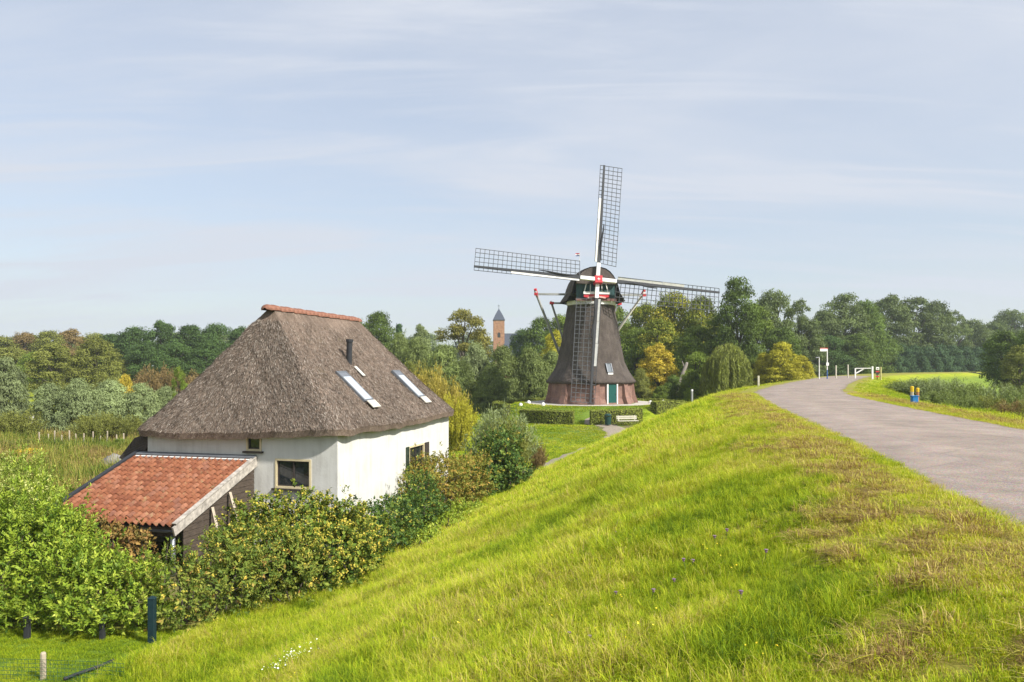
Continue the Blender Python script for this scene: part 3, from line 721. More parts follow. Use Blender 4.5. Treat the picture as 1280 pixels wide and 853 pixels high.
for top, bot, ap in (((426, 467), (457, 502), (462, 511)), ((496, 466), (522, 497), (529, 505))):
    tp = on_slope(*top); bt = on_slope(*bot); c = (tp+bt)/2; hu = abs((tp-bt)@e_up)/2; c = c+e_along*.06
    m = MB(); wv_ = .36
    for s in (-1, 1):
        m.hexa(slab(c+e_along*wv_*s, .05, hu+.05, .10, .0))
        m.hexa(slab(c+e_up*hu*s, wv_-.052, .05, .095, .0))
    sk = m.build('skylight', M_LEAD, house)
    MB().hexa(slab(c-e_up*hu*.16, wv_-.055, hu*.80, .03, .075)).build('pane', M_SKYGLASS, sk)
    MB().hexa(slab(c+e_up*hu*.80, wv_-.055, hu*.14, .04, .055)).build('blind_box', M_ZINC, sk)
    MB().hexa(slab(c-e_up*(hu+.27), wv_-.02, .19, .03, .11)).build('flashing', simple('pale_lead_apron', (.52, .49, .42), .55, .15, 6), sk)
p = on_slope(436, 453); m = MB(); m.tube([p-np.array((0,0,.3)), p+np.array((.03, 0, .85))], .12, 12); fl = m.build('flue_pipe', M_BLACK, house, smooth=False)
m = MB(); m.tube([p+np.array((.03,0,.83)), p+np.array((.035,0,.95))], .15, 12); m.build('flue_cap', M_BLACK, fl)
p = on_slope(448, 466); MB().hexa(slab(p, .11, .28, .03, .07)).build('lead_patch', simple('pale_lead_patch', (.55, .53, .48), .5, .1, 6), house)

# ------------------------------------------------------------------ tiled lean-to shed
sR = ray_on(wD, front.d, 318); sL = ray_on(wD, front.d, 174)
tR = np.array(front.at(sR, zat(front.at(sR, 0)[1], 574), .03)); tL = np.array(front.at(sL, tR[2], .03))
ew = unit((tR-tL)[None])[0]; fo = np.array((front.n[0], front.n[1], 0))
DROP, RUN = 1.56, 4.25
W_ = float(np.linalg.norm(tR-tL)); down = fo*RUN+np.array((0, 0, -DROP)); SL = np.linalg.norm(down); ed = down/SL; en = np.cross(ew, ed); en *= np.sign(en[2])
shed = thing('tiled_shed', 'open lean-to shed with orange pantile roof against the white house', 'shed', tuple((tL+tR)/2+fo*2*np.array((1,1,0))-np.array((0,0,tL[2]))))
rot3 = Matrix((tuple(ew), tuple(ed), tuple(en))).transposed()
sub = MB().hexa([tL-en*.12, tR-en*.12, tR+down-en*.12, tL+down-en*.12, tL-en*.07, tR-en*.07, tR+down-en*.07, tL+down-en*.07]).build('roof_deck', M_GREYWOOD, shed)
ncol, nrow = 20, 14; cw = W_/ncol; rl = SL/nrow
tm = MB(); prof = []
for i in range(13):
    t = i/12; x = t*cw*1.16-.02; z = .055*math.cos(2*math.pi*(t*1.08-.22))*(.95) ; prof.append((x, z+.035))
top0 = [(x, -.03, z*.94) for x, z in prof]; top1 = [(x, rl*1.10, z+.022) for x, z in prof]; bot1 = [(x, rl*1.10, z+.002) for x, z in prof]
tm.loft([top0, top1, bot1], closed=False)
tmesh = bpy.data.meshes.new('pantile'); tmesh.from_pydata(tm.v, [], tm.f); tmesh.materials.append(M_TILE); tmesh.polygons.foreach_set('use_smooth', [i < 12 for i in range(len(tmesh.polygons))])
rt = random.Random(4); M4 = rot3.to_4x4()
for r in range(nrow):
    for c in range(ncol):
        o = link_mesh('pantile', tmesh, sub)
        p = tL+ew*(cw*c+rt.uniform(-.006, .006))+ed*(rl*r+rt.uniform(-.012, .012))+en*rt.uniform(-.004, .006)
        o.matrix_local = Matrix.Translation(Vector(p)-OFF[shed.name]) @ M4 @ Matrix.Rotation(rt.uniform(-.015, .015), 4, 'Z')
MB().beam(tL+en*.06-ew*.05-ed*.1, tL+down+en*.06-ew*.05+ed*.1, .16, .20, up=tuple(en)).build('verge_board', M_BLACK, shed)
MB().beam(tL+en*.10-ew*.1+ed*.06, tR+en*.10+ew*.1+ed*.06, .22, .07, up=tuple(en)).build('flashing', M_LEAD, shed)
MB().beam(tL+en*.05+ed*.21, tR+en*.05+ed*.21, .06, .08, up=tuple(en)).build('mortar_strip', M_WHITEPAINT, shed)
bo = MB().beam(tR+ew*.09+en*.0-ed*.12-en*.10, tR+down+ew*.09-en*.10+ed*.14, .06, .28, up=tuple(en)).build('barge_board', M_OLDWHITE, shed)
MB().beam(tR+ew*.06+en*.09, tR+down+ew*.06+en*.09, .16, .04, up=tuple(en)).build('verge_cap', M_OLDWHITE, shed)
ge = tL+down-en*.12+ed*.06; gf = tR+down-en*.12+ed*.06
gl = [[np.array(q)+np.array((0,0,0))+fo*math.cos(a)*.07+np.array((0,0,math.sin(a)*.07)) for a in np.linspace(math.pi, 2*math.pi, 7)] for q in (ge-ew*.1, gf+ew*.12)]
g_ = MB(); g_.loft(gl, closed=False); g_.loft([[q+(np.array((0,0,.0))) for q in l[::-1]] for l in gl], closed=False); g_.build('gutter', M_ZINC, shed)
MB().beam(ge+np.array((0,0,-.12))-fo*.15, gf+np.array((0,0,-.12))-fo*.15, .10, .16).build('eave_beam', M_GREYWOOD, shed)
for s, nm in ((.15, 'post'), (W_*.5, 'post'), (W_-.12, 'post')):
    q = tL+down+ew*s-fo*.14; MB().tube([(q[0], q[1], -.2), (q[0], q[1], q[2]-.25)], .075, 10).build(nm, M_ZINC if s > W_*.8 else M_GREYWOOD, shed, smooth=True)
rp = random.Random(2)
for side, base in ((1, tR+ew*.0), (0, tL+ew*.06)):
    nb = 16; bh = .19
    for k in range(nb):
        z0 = .0+k*bh; zt = z0+bh
        fr_ = min(1, (tL[2]-.10-zt+.10)/DROP)      # how far out the roof clears this board
        run = RUN*fr_-.45
        if run < .25: continue
        run = min(run, RUN-.45)
        a = base+fo*.02; b = base+fo*run
        MB().hexa([(a[0], a[1], z0), (b[0], b[1], z0), (b[0]+ew[0]*.03, b[1]+ew[1]*.03, z0), (a[0]+ew[0]*.03, a[1]+ew[1]*.03, z0),
                   (a[0], a[1], zt-.012), (b[0], b[1], zt-.012), (b[0]+ew[0]*.018, b[1]+ew[1]*.018, zt-.012), (a[0]+ew[0]*.018, a[1]+ew[1]*.018, zt-.012)]).build('plank', M_GREYWOOD, shed)
for s0, ln in ((.62, 1.35), (.40, 1.1)):
    a = tR+down*s0+ew*.12-en*.32; b = a+ew*.55+fo*.25+np.array((0, 0, -ln)); MB().beam(a, b, .09, .06).build('prop', M_PALEWOOD, shed)

# ------------------------------------------------------------------ windmill
mx, my = MILL
mill = thing('windmill', 'dark thatched smock windmill with brick base and four lattice sails', 'windmill', (mx, my, MILL_Z))
def octo(r, z, rot=0.0):
    # a corner of the octagon points at the dike road
    return [(mx+r*math.sin(R(1.5)+rot+k*math.pi/4), my-r*math.cos(R(1.5)+rot+k*math.pi/4), z) for k in range(8)]
def octo_dense(r, z, n=10, seed=0, rough=.05):
    o = octo(r, z); out = []
    for k in range(8):
        a = np.array(o[k]); b = np.array(o[(k+1) % 8])
        for i in range(n):
            p = lerp(a, b, i/n); s = (vnoise(np.array([k*7.1+i*.9]), np.array([z*1.9]), 1, seed)[0]-.5)*rough
            d = (p[:2]-MILL)/np.linalg.norm(p[:2]-MILL); c = .04*(1-abs(2*i/n-1)) ; out.append((p[0]+d[0]*(s+c), p[1]+d[1]*(s+c), p[2]))
    return out
zb0, zb1 = MILL_Z, MILL_Z+2.32
m = MB(); m.loft([octo(4.72, zb0-.3), octo(4.72, zb0+.02), octo(4.50, zb0+.55), octo(4.42, zb1+.15)])
base = m.build('brick_base', M_BRICK, mill)
grid_uv(base.data, 4, 8, [k*3.5 for k in range(9)], [[0]*8, [.3]*8, [.85]*8, [2.8]*8])
# corner buttresses
for k in range(8):
    o0 = np.array(octo(1, 0)[k]); dr = o0[:2]-MILL; sd_ = np.array((-dr[1], dr[0]))
    m = MB()
    def q(r, w, z): return [(mx+dr[0]*r+sd_[0]*w*s, my+dr[1]*r+sd_[1]*w*s, z) for s in (-1, 1)]
    lo_, md_, hi_ = q(5.15, .34, zb0-.25), q(4.72, .32, zb0+.9), q(4.52, .30, zb1)
    inn = [q(4.2, .34, z) for z in (zb0-.25, zb0+.9, zb1)]
    loops = [[a[0], a[1], b[1], b[0]] for a, b in ((lo_, inn[0]), (md_, inn[1]), (hi_, inn[2]))]
    m.loft(loops, cap0=True, cap1=True); bt_ = m.build('buttress', M_BRICK, mill); set_uv(bt_.data, lambda vi: np.stack([(vi % 4)*.3, vi//4*1.1], 1))
# thatched smock
H0, H1 = zb1, MILL_Z+10.75
rowsm = []; zs_ = np.linspace(0, 1, 44)
for t in zs_:
    z = H0+(H1-H0)*t; r = 2.50+(4.02-2.50)*(1-t)**1.08+ .82*max(0, (1-t*3.4))**1.8 if t < .3 else 2.50+(4.02-2.50)*(1-t)**1.08
    rowsm.append(octo_dense(r, z, 10, 5, .07))
eav = [octo_dense(4.70, H0-.22, 10, 5, .06), octo_dense(4.30, H0-.05, 10, 5, .0)]
allr = [eav[1], eav[0]]+rowsm
m = MB(); m.loft(allr, cap0=False, cap1=True); smock = m.build('thatched_smock', M_THATCH_DK, mill, smooth=True)
ncm = 80; pm = [i*.36 for i in range(ncm+1)]
Vm = [[0]*ncm, [.4]*ncm]+[[.8+.2*i]*ncm for i in range(44)]
grid_uv(smock.data, len(allr), ncm, pm, Vm)
m = MB()
def ring_band(mb, r0, r1, z0, z1, n=32):
    c = lambda r, z: [(mx+r*math.cos(2*math.pi*k/n), my+r*math.sin(2*math.pi*k/n), z) for k in range(n)]
    mb.loft([c(r0, z0), c(r1, z0), c(r1, z1), c(r0, z1)])
ring_band(m, 2.3, 2.62, H1-.32, H1+.10); m.build('curb_band', M_WHITEPAINT, mill)
# local frame of the cap
YAW = R(6)
fw_ = np.array((math.sin(YAW), -math.cos(YAW), 0)); rt_ = np.array((math.cos(YAW), math.sin(YAW), 0)); up_ = np.array((0, 0, 1.0)); C0 = np.array((mx, my, 0))
def cp(r, f, z): return C0+rt_*r+fw_*f+up_*z
ZC = H1+.12
m = MB(); loops = []
for t in np.linspace(0, 1, 19):
    f = 2.55-6.1*t                                     # from the front to the tail
    wv = (2.72*(1-.06*(1-t)**2) if t < .55 else 2.72*math.cos((t-.55)/.45*1.25)**.7)+.02
    ht = 3.85*(1-.06*(1-t)-.52*max(0, t-.35)**1.3)
    lp = []
    for a in np.linspace(0, math.pi, 17):
        c_, s_ = math.cos(a), math.sin(a)
        x = wv*np.sign(c_)*abs(c_)**.92; z = ht*s_**.86
        fl = .55*max(0, 1-z/1.1)**2*np.sign(c_) if z < 1.1 else 0
        lp.append(tuple(cp(x+fl, f, ZC-.12+z+(vnoise(np.array([a*6]), np.array([f*3]), 1, 6)[0]-.5)*.06)))
    loops.append(lp)
m.loft(loops, closed=False, cap1=True); cap = m.build('cap', M_THATCH_DK, mill, smooth=True)
set_uv(cap.data, lambda vi: np.stack([vi//17*.33, (vi % 17)*.42], 1))
# boarded cap front, boards standing side by side
fr0 = np.array(loops[0]); nb = 11
for i in range(nb):
    x0, x1 = -2.05+4.1*i/nb, -2.05+4.1*(i+1)/nb-.02
    hh = lambda x: 1.75
    z0 = ZC-.05; m = MB()
    m.hexa([cp(x0, 2.32, z0), cp(x1, 2.32, z0), cp(x1, 2.24, z0), cp(x0, 2.24, z0), cp(x0, 2.32, ZC+hh(x0)), cp(x1, 2.32, ZC+hh(x1)), cp(x1, 2.24, ZC+hh(x1)), cp(x0, 2.24, ZC+hh(x0))])
    m.build('front_board', M_BLUEGREEN, cap)
m = MB(); m.beam(cp(-2.15, 2.5, ZC+.02), cp(2.15, 2.5, ZC+.02), .30, .26); m.build('front_sill_beam', simple('old_wood_beam', (.20, .10, .085), .7, .3), cap)
outl = [q for q in loops[1] if q[2] > ZC+1.55]
m = MB(); inner = []
for q in outl:
    q = np.array(q); c_ = cp(0, 2.5, 0); rr_ = (q-c_)@rt_; inner.append(tuple(cp(rr_*.96, 2.75-.30*(q[2]-ZC-1.55)/2.3, max(ZC+1.62, q[2]-.12))))
low = [tuple(cp(((np.array(q)-cp(0, 2.5, 0))@rt_)*.96, 2.78, ZC+1.62)) for q in outl]
m.loft([outl, inner, low, [tuple(np.array(q)-fw_*.5) for q in low]], closed=False); fh = m.build('forehead_thatch', M_THATCH_DK, cap); set_uv(fh.data, lambda vi: np.stack([(vi % len(outl))*.3, vi//len(outl)*.5], 1))
# painted beard board under the shaft
m = MB(); pts = []
for x in np.linspace(-1.35, 1.35, 19):
    pts.append((x, .05+.10*abs(math.sin(x*3.5))))
for (xa, ba), (xb, bb) in zip(pts[:-1], pts[1:]):
    m.hexa([cp(xa, 2.86, ZC+.10+ba), cp(xb, 2.86, ZC+.10+bb), cp(xb, 2.80, ZC+.10+bb), cp(xa, 2.80, ZC+.10+ba), cp(xa, 2.86, ZC+.55), cp(xb, 2.86, ZC+.55), cp(xb, 2.80, ZC+.55), cp(xa, 2.80, ZC+.55)])
bd = m.build('beard_board', M_RED, cap)
MB().beam(cp(-1.40, 2.88, ZC+.68), cp(1.40, 2.88, ZC+.68), .10, .26).build('beard_rail', M_WHITEPAINT, bd)
for s in (-1, 1):
    MB().beam(cp(.95*s, 2.88, ZC+.18), cp(.22*s, 2.88, ZC+.30), .05, .16).build('beard_stripe', simple('pink_paint', (.60, .34, .30), .6), bd)
    MB().beam(cp(1.25*s, 2.60, ZC+.8), cp(.95*s, 2.60, ZC+2.05), .09, .09).build('front_stay', M_WHITEPAINT, cap)
    MB().beam(cp(.62*s, 2.58, ZC+.8), cp(.60*s, 2.58, ZC+2.0), .06, .06).build('front_stay', M_WHITEPAINT, cap)
# windshaft and sails
TILT = R(11)
ax_ = fw_*math.cos(TILT)+up_*math.sin(TILT); su = up_*math.cos(TILT)-fw_*math.sin(TILT)
HUB = cp(.05, 3.15, 15.22)
m = MB(); m.tube([HUB-ax_*2.0, HUB+ax_*.35], [.32, .36], 12); sh_ = m.build('windshaft', M_RED, mill)
m = MB(); m.box(HUB+ax_*.1, (.84, .84, .80), M=Matrix((tuple(rt_), tuple(ax_), tuple(su))).transposed()); m.build('poll_end', M_RED, sh_, bevel=.05)
m = MB(); m.beam(HUB+ax_*.53-rt_*.15, HUB+ax_*.53+rt_*.15, .06, .06, up=tuple(ax_)); m.beam(HUB+ax_*.535-su*.15, HUB+ax_*.535+su*.15, .06, .06, up=tuple(ax_)); m.build('star_mark', M_WHITEPAINT, sh_)
M_SAILDARK = simple('dark_sail_timber', (.035, .036, .040), .6, .3, 6)
RS = 12.9
M_SAILWHITE = simple('faded_white_board', (.58, .56, .52), .7, .18, 3)
M_SAILBAR = simple('weathered_sail_bar', (.085, .088, .092), .7, .25, 6)
for k in range(4):
    th = R(5.6)+k*math.pi/2
    dr = su*math.cos(th)+rt_*math.sin(th); tr_ = -su*math.sin(th)+rt_*math.cos(th)     # trailing side, clockwise
    H = HUB+ax_*(.30 if k % 2 else -.10)
    pt = lambda r, s, a=0.0: H+dr*r+tr_*s+ax_*a
    m = MB(); m.hexa([pt(1.7,-.17,-.13), pt(1.7,.17,-.13), pt(1.7,.17,.17), pt(1.7,-.17,.17), pt(RS,-.10,-.07), pt(RS,.10,-.07), pt(RS,.10,.07), pt(RS,-.10,.07)])
    sail = m.build('sail', M_SAILDARK, mill)
    m = MB(); m.hexa([pt(-.0,-.19,-.17), pt(-.0,.19,-.17), pt(0,.19,.19), pt(0,-.19,.19), pt(1.9,-.18,-.16), pt(1.9,.18,-.16), pt(1.9,.18,.19), pt(1.9,-.18,.19)])
    m.build('stock', M_WHITEPAINT, sail)
    tw = lambda s, r: -s*(.36-.022*r)                     # the frame is twisted, more near the shaft
    nbar = 24; r0, r1 = 1.95, RS-.05
    for i in range(nbar):
        r = r0+(r1-r0)*i/(nbar-1); m = MB(); m.beam(pt(r, -.42 if r > 9.0 else -.1, tw(-.3, r)*.4), pt(r, 2.02, tw(2.02, r)), .055, .05, up=tuple(ax_)); m.build('sail_bar', M_SAILBAR, sail)
    for s in (.52, 1.02, 1.52, 1.98):
        m = MB(); m.beam(pt(r0, s, tw(s, r0)+.03), pt(r1, s, tw(s, r1)+.03), .05, .05, up=tuple(ax_)); m.build('sail_hem', M_SAILBAR, sail)
    m = MB(); m.beam(pt(9.0, -.42, .10), pt(r1, -.42, .04), .05, .05, up=tuple(ax_)); m.build('leading_edge', M_SAILDARK, sail)
    # wind boards on the leading side
    nb_ = 3
    for j in range(nb_):
        a, b = 2.0+7.1*j/nb_, 2.0+7.1*(j+1)/nb_-.03
        m = MB(); m.hexa([pt(a,-.42,.17), pt(a,-.12,.05), pt(a,-.12,.09), pt(a,-.42,.21), pt(b,-.38,.14), pt(b,-.12,.05), pt(b,-.12,.09), pt(b,-.38,.18)]); m.build('wind_board', M_SAILWHITE, sail)
    m = MB(); m.beam(pt(2.0, -.44, .21), pt(9.1, -.40, .16), .05, .05, up=tuple(ax_)); m.build('board_edge', M_SAILDARK, sail)
    # rolled canvas along the stock
    m = MB(); ps = [pt(r, .20+.10*math.sin(r*1.3), .16+.03*math.sin(r*2)) for r in np.linspace(2.2, 6.2, 14)]; m.tube(ps, [.05+.05*math.sin(i*.24) for i in range(14)], 6); m.build('rolled_canvas', simple('dark_canvas', (.030, .030, .033), .8), sail, smooth=True)
# cross beams behind the shaft and the tail braces
M_GREYPOLE = simple('grey_pole_paint', (.30, .30, .29), .6, .2, 5)
M_PALEPOLE = simple('pale_pole_paint', (.55, .52, .45), .6, .15, 5)
zs1 = 14.05
tail = cp(0, -9.6, MILL_Z+.7)
m = MB(); m.beam(cp(-6.05, -.3, zs1), cp(6.05, -.3, zs1), .20, .22); m.build('long_cross_beam', M_GREYPOLE, mill)
m = MB(); m.beam(cp(-4.0, -2.9, zs1-.75), cp(4.0, -2.9, zs1-.75), .18, .20); m.build('short_cross_beam', M_GREYPOLE, mill)
for s in (-1, 1):
    a = cp(6.0*s, -.45, zs1+.35)
    br = MB().tube([a, lerp(a, tail, .5), tail+rt_*s*.1], [.14, .15, .13], 8).build('long_brace', M_GREYPOLE if s < 0 else M_PALEPOLE, mill, smooth=True)
    MB().beam(a+up_*.22, lerp(a, tail, .05), .24, .24).build('brace_head', M_RED, br)
    MB().beam(cp(5.75*s, -.3, zs1), cp(6.12*s, -.3, zs1), .26, .28).build('beam_end', M_RED, br)
    a = cp(3.9*s, -2.95, zs1-.55); t2 = cp(.12*s, -8.7, MILL_Z+2.6)
    br = MB().tube([a, t2], [.12, .11], 8).build('short_brace', M_GREYPOLE, mill, smooth=True)
    MB().beam(cp(3.6*s, -2.9, zs1-.75), cp(4.05*s, -2.9, zs1-.75), .26, .28).build('brace_head', M_RED, br)
m = MB(); m.hexa([cp(-.2,-3.2,14.2), cp(.2,-3.2,14.2), cp(.2,-3.5,14.2), cp(-.2,-3.5,14.2), cp(-.16,-9.5,MILL_Z+.35), cp(.16,-9.5,MILL_Z+.35), cp(.16,-9.9,MILL_Z+.35), cp(-.16,-9.9,MILL_Z+.35)]); tp_ = m.build('tail_pole', M_GREYPOLE, mill)
m = MB(); m.tube([cp(-.9,-9.5,MILL_Z+.9), cp(.9,-9.5,MILL_Z+.9)], .16, 10); m.build('winch', M_GREYPOLE, tp_)
# small flag on a staff behind the cap
m = MB(); m.tube([cp(-1.05, -1.0, ZC+2.5), cp(-1.05, -1.0, ZC+5.4)], .03, 6); fs_ = m.build('flag_staff', M_WHITEPAINT, mill)
for j, cm in enumerate((simple('flag_blue', (.06, .10, .30)), M_WHITEPAINT, M_RED)):
    m = MB(); m.loft([[tuple(cp(-1.05+x*-.45, -1.0+.05*math.sin(x*6), ZC+5.0+.11*(j+e))) for x in np.linspace(0, 1, 7)] for e in (0, 1)], closed=False); m.build('flag_stripe', cm, fs_)
# door, skylight on the right-hand front facet
fa = R(1.5)+math.pi/8; fn = np.array((math.sin(fa), -math.cos(fa), 0)); fs = np.array((math.cos(fa), math.sin(fa), 0))
ap = 4.45*math.cos(math.pi/8)
def fp(s, z, o=0.0): return np.array((mx, my, 0))+fn*(ap+o)+fs*s+up_*z
m = MB(); m.beam(fp(.05, zb0+.06, .16), fp(.05, zb0+2.16, .16), .92, .06, up=tuple(fn)); dr_ = m.build('door', M_DOOR, mill)
m = MB()
for s in (-.52, .62): m.beam(fp(s, zb0+.05, .13), fp(s, zb0+2.24, .13), .13, .26, up=tuple(fn))
m.beam(fp(-.58, zb0+2.22, .13), fp(.68, zb0+2.22, .13), .12, .26, up=tuple(fn)); m.build('door_frame', M_WHITEPAINT, dr_)
m = MB(); m.box(fp(.42, zb0+1.05, .21), (.05, .05, .14)); m.build('handle', M_BLACK, dr_)
def sm(s, z, o=0.0):
    t = (z-H0)/(H1-H0); r = 2.50+(4.02-2.50)*(1-t)**1.08+(.82*max(0, (1-t*3.4))**1.8 if t < .3 else 0)
    return np.array((mx, my, 0))+fn*(r*math.cos(math.pi/8)+.05+o)+fs*s+up_*z
za_, zb_ = H0+1.0, H0+1.9
m = MB()
for s in (-.30, .30): m.beam(sm(s, za_, .06), sm(s, zb_, .06), .07, .16, up=tuple(fn))
for z in (za_, zb_): m.beam(sm(-.33, z, .06), sm(.33, z, .06), .07, .16, up=tuple(fn))
skm = m.build('skylight', M_LEAD, mill)
m = MB(); m.add([sm(-.27, za_+.03, .08), sm(.27, za_+.03, .08), sm(.27, zb_-.03, .08), sm(-.27, zb_-.03, .08)], [(0,1,2,3)]); m.build('pane', glass_mat('mill_skylight_glass', (.14, .16, .18), .08), skm)
m = MB(); m.beam(sm(-.30, za_-.15, .06), sm(.30, za_-.15, .06), .18, .05, up=tuple(fn)); m.build('flashing', M_WHITEPAINT, skm)

# ------------------------------------------------------------------ church
CY = 300.0
ccx = (623.5-640)/F*CY
ch = thing('church', 'brick church tower with pointed slate spire and slate nave roof', 'church', (ccx, CY, 0))
def sq(r, z, cx=ccx, cyy=CY, rot=R(48)): return [(cx+r*math.cos(rot+k*math.pi/2), cyy+r*math.sin(rot+k*math.pi/2), z) for k in range(4)]
zt = EYE+(HOR-401)/F*CY; zp_ = EYE+(HOR-386)/F*CY
m = MB(); m.loft([sq(2.9, 0), sq(2.9, zt)], cap1=True); tw_ = m.build('tower', M_CHURCH, ch); grid_uv(tw_.data, 2, 4, [0,4.1,8.2,12.3,16.4], [[0]*4, [zt]*4])
m = MB(); m.loft([sq(3.12, zt-.05), sq(3.12, zt+.3), sq(1.75, zt+2.4), sq(.05, zp_)], cap0=True); sp_ = m.build('spire', M_SLATE, ch)
m = MB(); m.tube([(ccx, CY, zp_-.2), (ccx, CY, zp_+1.5)], .07, 6); m.beam((ccx-.5, CY, zp_+1.0), (ccx+.5, CY, zp_+1.0), .10, .10); m.build('weather_cross', M_BLACK, sp_)
for rotk in (R(48)+math.pi/4+math.pi, R(48)+math.pi/4+1.5*math.pi):
    n_ = np.array((math.cos(rotk), math.sin(rotk), 0)); s_ = np.array((-n_[1], n_[0], 0)); c_ = np.array((ccx, CY, 0))+n_*(2.9*math.cos(math.pi/4))
    z0 = zt-6.3
    m = MB(); outl = [(-.42, 0), (.42, 0), (.42, 1.2), (.25, 1.6), (0, 1.8), (-.25, 1.6), (-.42, 1.2)]
    m.add([tuple(c_+s_*a+np.array((0, 0, z0+b))+n_*.06) for a, b in outl], [tuple(range(7))]); m.add([tuple(c_+s_*a*1.25+np.array((0, 0, z0-.1+b*1.1))+n_*.03) for a, b in outl], [tuple(range(7))]); m.build('belfry_opening', M_BLACK, ch)
nd = np.array((math.cos(R(3)), math.sin(R(3)), 0)); npd = np.array((-nd[1], nd[0], 0)); n0 = np.array((ccx, CY, 0))+nd*1.8
zr, ze = EYE+(HOR-417)/F*CY, 9.0
for_w = 4.6; ln_ = 16
m = MB(); g0, g1 = n0, n0+nd*ln_
m.hexa([g0-npd*for_w, g1-npd*for_w, g1+npd*for_w, g0+npd*for_w]+[p+np.array((0,0,ze)) for p in (g0-npd*for_w, g1-npd*for_w, g1+npd*for_w, g0+npd*for_w)]); nv_ = m.build('nave', M_CHURCH, ch); set_uv(nv_.data, lambda vi: np.stack([vi*1.0, (vi > 3)*9.0], 1))
m = MB(); rp_ = for_w+.35
m.add([tuple(p+np.array((0,0,z))) for p, z in ((g0-npd*rp_, ze-.2), (g1-npd*rp_, ze-.2), (g1, zr), (g0, zr), (g0+npd*rp_, ze-.2), (g1+npd*rp_, ze-.2))], [(0,1,2,3), (3,2,5,4), (0,3,4), (1,5,2)]); m.build('nave_roof', M_SLATE, ch)

# ------------------------------------------------------------------ trees
M_BARK = simple('bark', (.085, .070, .055), .9, .35, 4, sc=(3, 3, .6), bstr=.6)
def fol(name, c, spread=.45, trans=.24, warm=None):
    d = tuple(x*(1-spread) for x in c); l = tuple(x*(1+spread) for x in c)
    if warm: l = warm
    return foliage(name, [(0, d), (.5, c), (1, l)], trans)
FM = {
 'oak':    fol('oak_leaves', (.062, .090, .018), .50),
 'dark':   fol('dark_oak_leaves', (.042, .070, .020), .50),
 'olive':  fol('olive_leaves', (.108, .115, .026), .45),
 'rust':   fol('rusty_leaves', (.130, .092, .038), .40),
 'brownoak': fol('brown_green_oak_leaves', (.100, .092, .020), .45),
 'green':  fol('mid_green_leaves', (.085, .115, .018), .50),
 'yellowgreen': fol('yellow_green_leaves', (.205, .190, .018), .45),
 'mixed':  fol('green_gold_leaves', (.100, .122, .016), .5, warm=(.28, .235, .025)),
 'gold':   fol('golden_leaves', (.25, .20, .022), .40, warm=(.40, .29, .035)),
 'straw': fol('straw_yellow_leaves', (.215, .175, .035), .4),
 'willow': fol('willow_leaves', (.110, .135, .042), .5),
 'greywillow': fol('grey_willow_leaves', (.125, .148, .066), .5),
 'palewillow': fol('pale_willow_bush_leaves', (.150, .180, .080), .45),
 'weeping': fol('weeping_willow_leaves', (.135, .150, .036), .55),
 'fir':    fol('fir_needles', (.034, .060, .024), .45, .1),
 'bluegreen': fol('distant_leaves', (.072, .092, .032), .45),
 'pale':   fol('pale_poplar_leaves', (.13, .155, .065), .35),
}
def profile(kind, t):
    if kind == 'round': return max(0, math.sin(math.pi*(.10+.86*t)))**.62
    if kind == 'tall': return max(0, math.sin(math.pi*(.10+.84*t)))**.52
    if kind == 'cone': return (1-t)**.8*.98+.04
    if kind == 'dome': return max(0, math.cos(t*math.pi/2*.97))**.55
    return 1
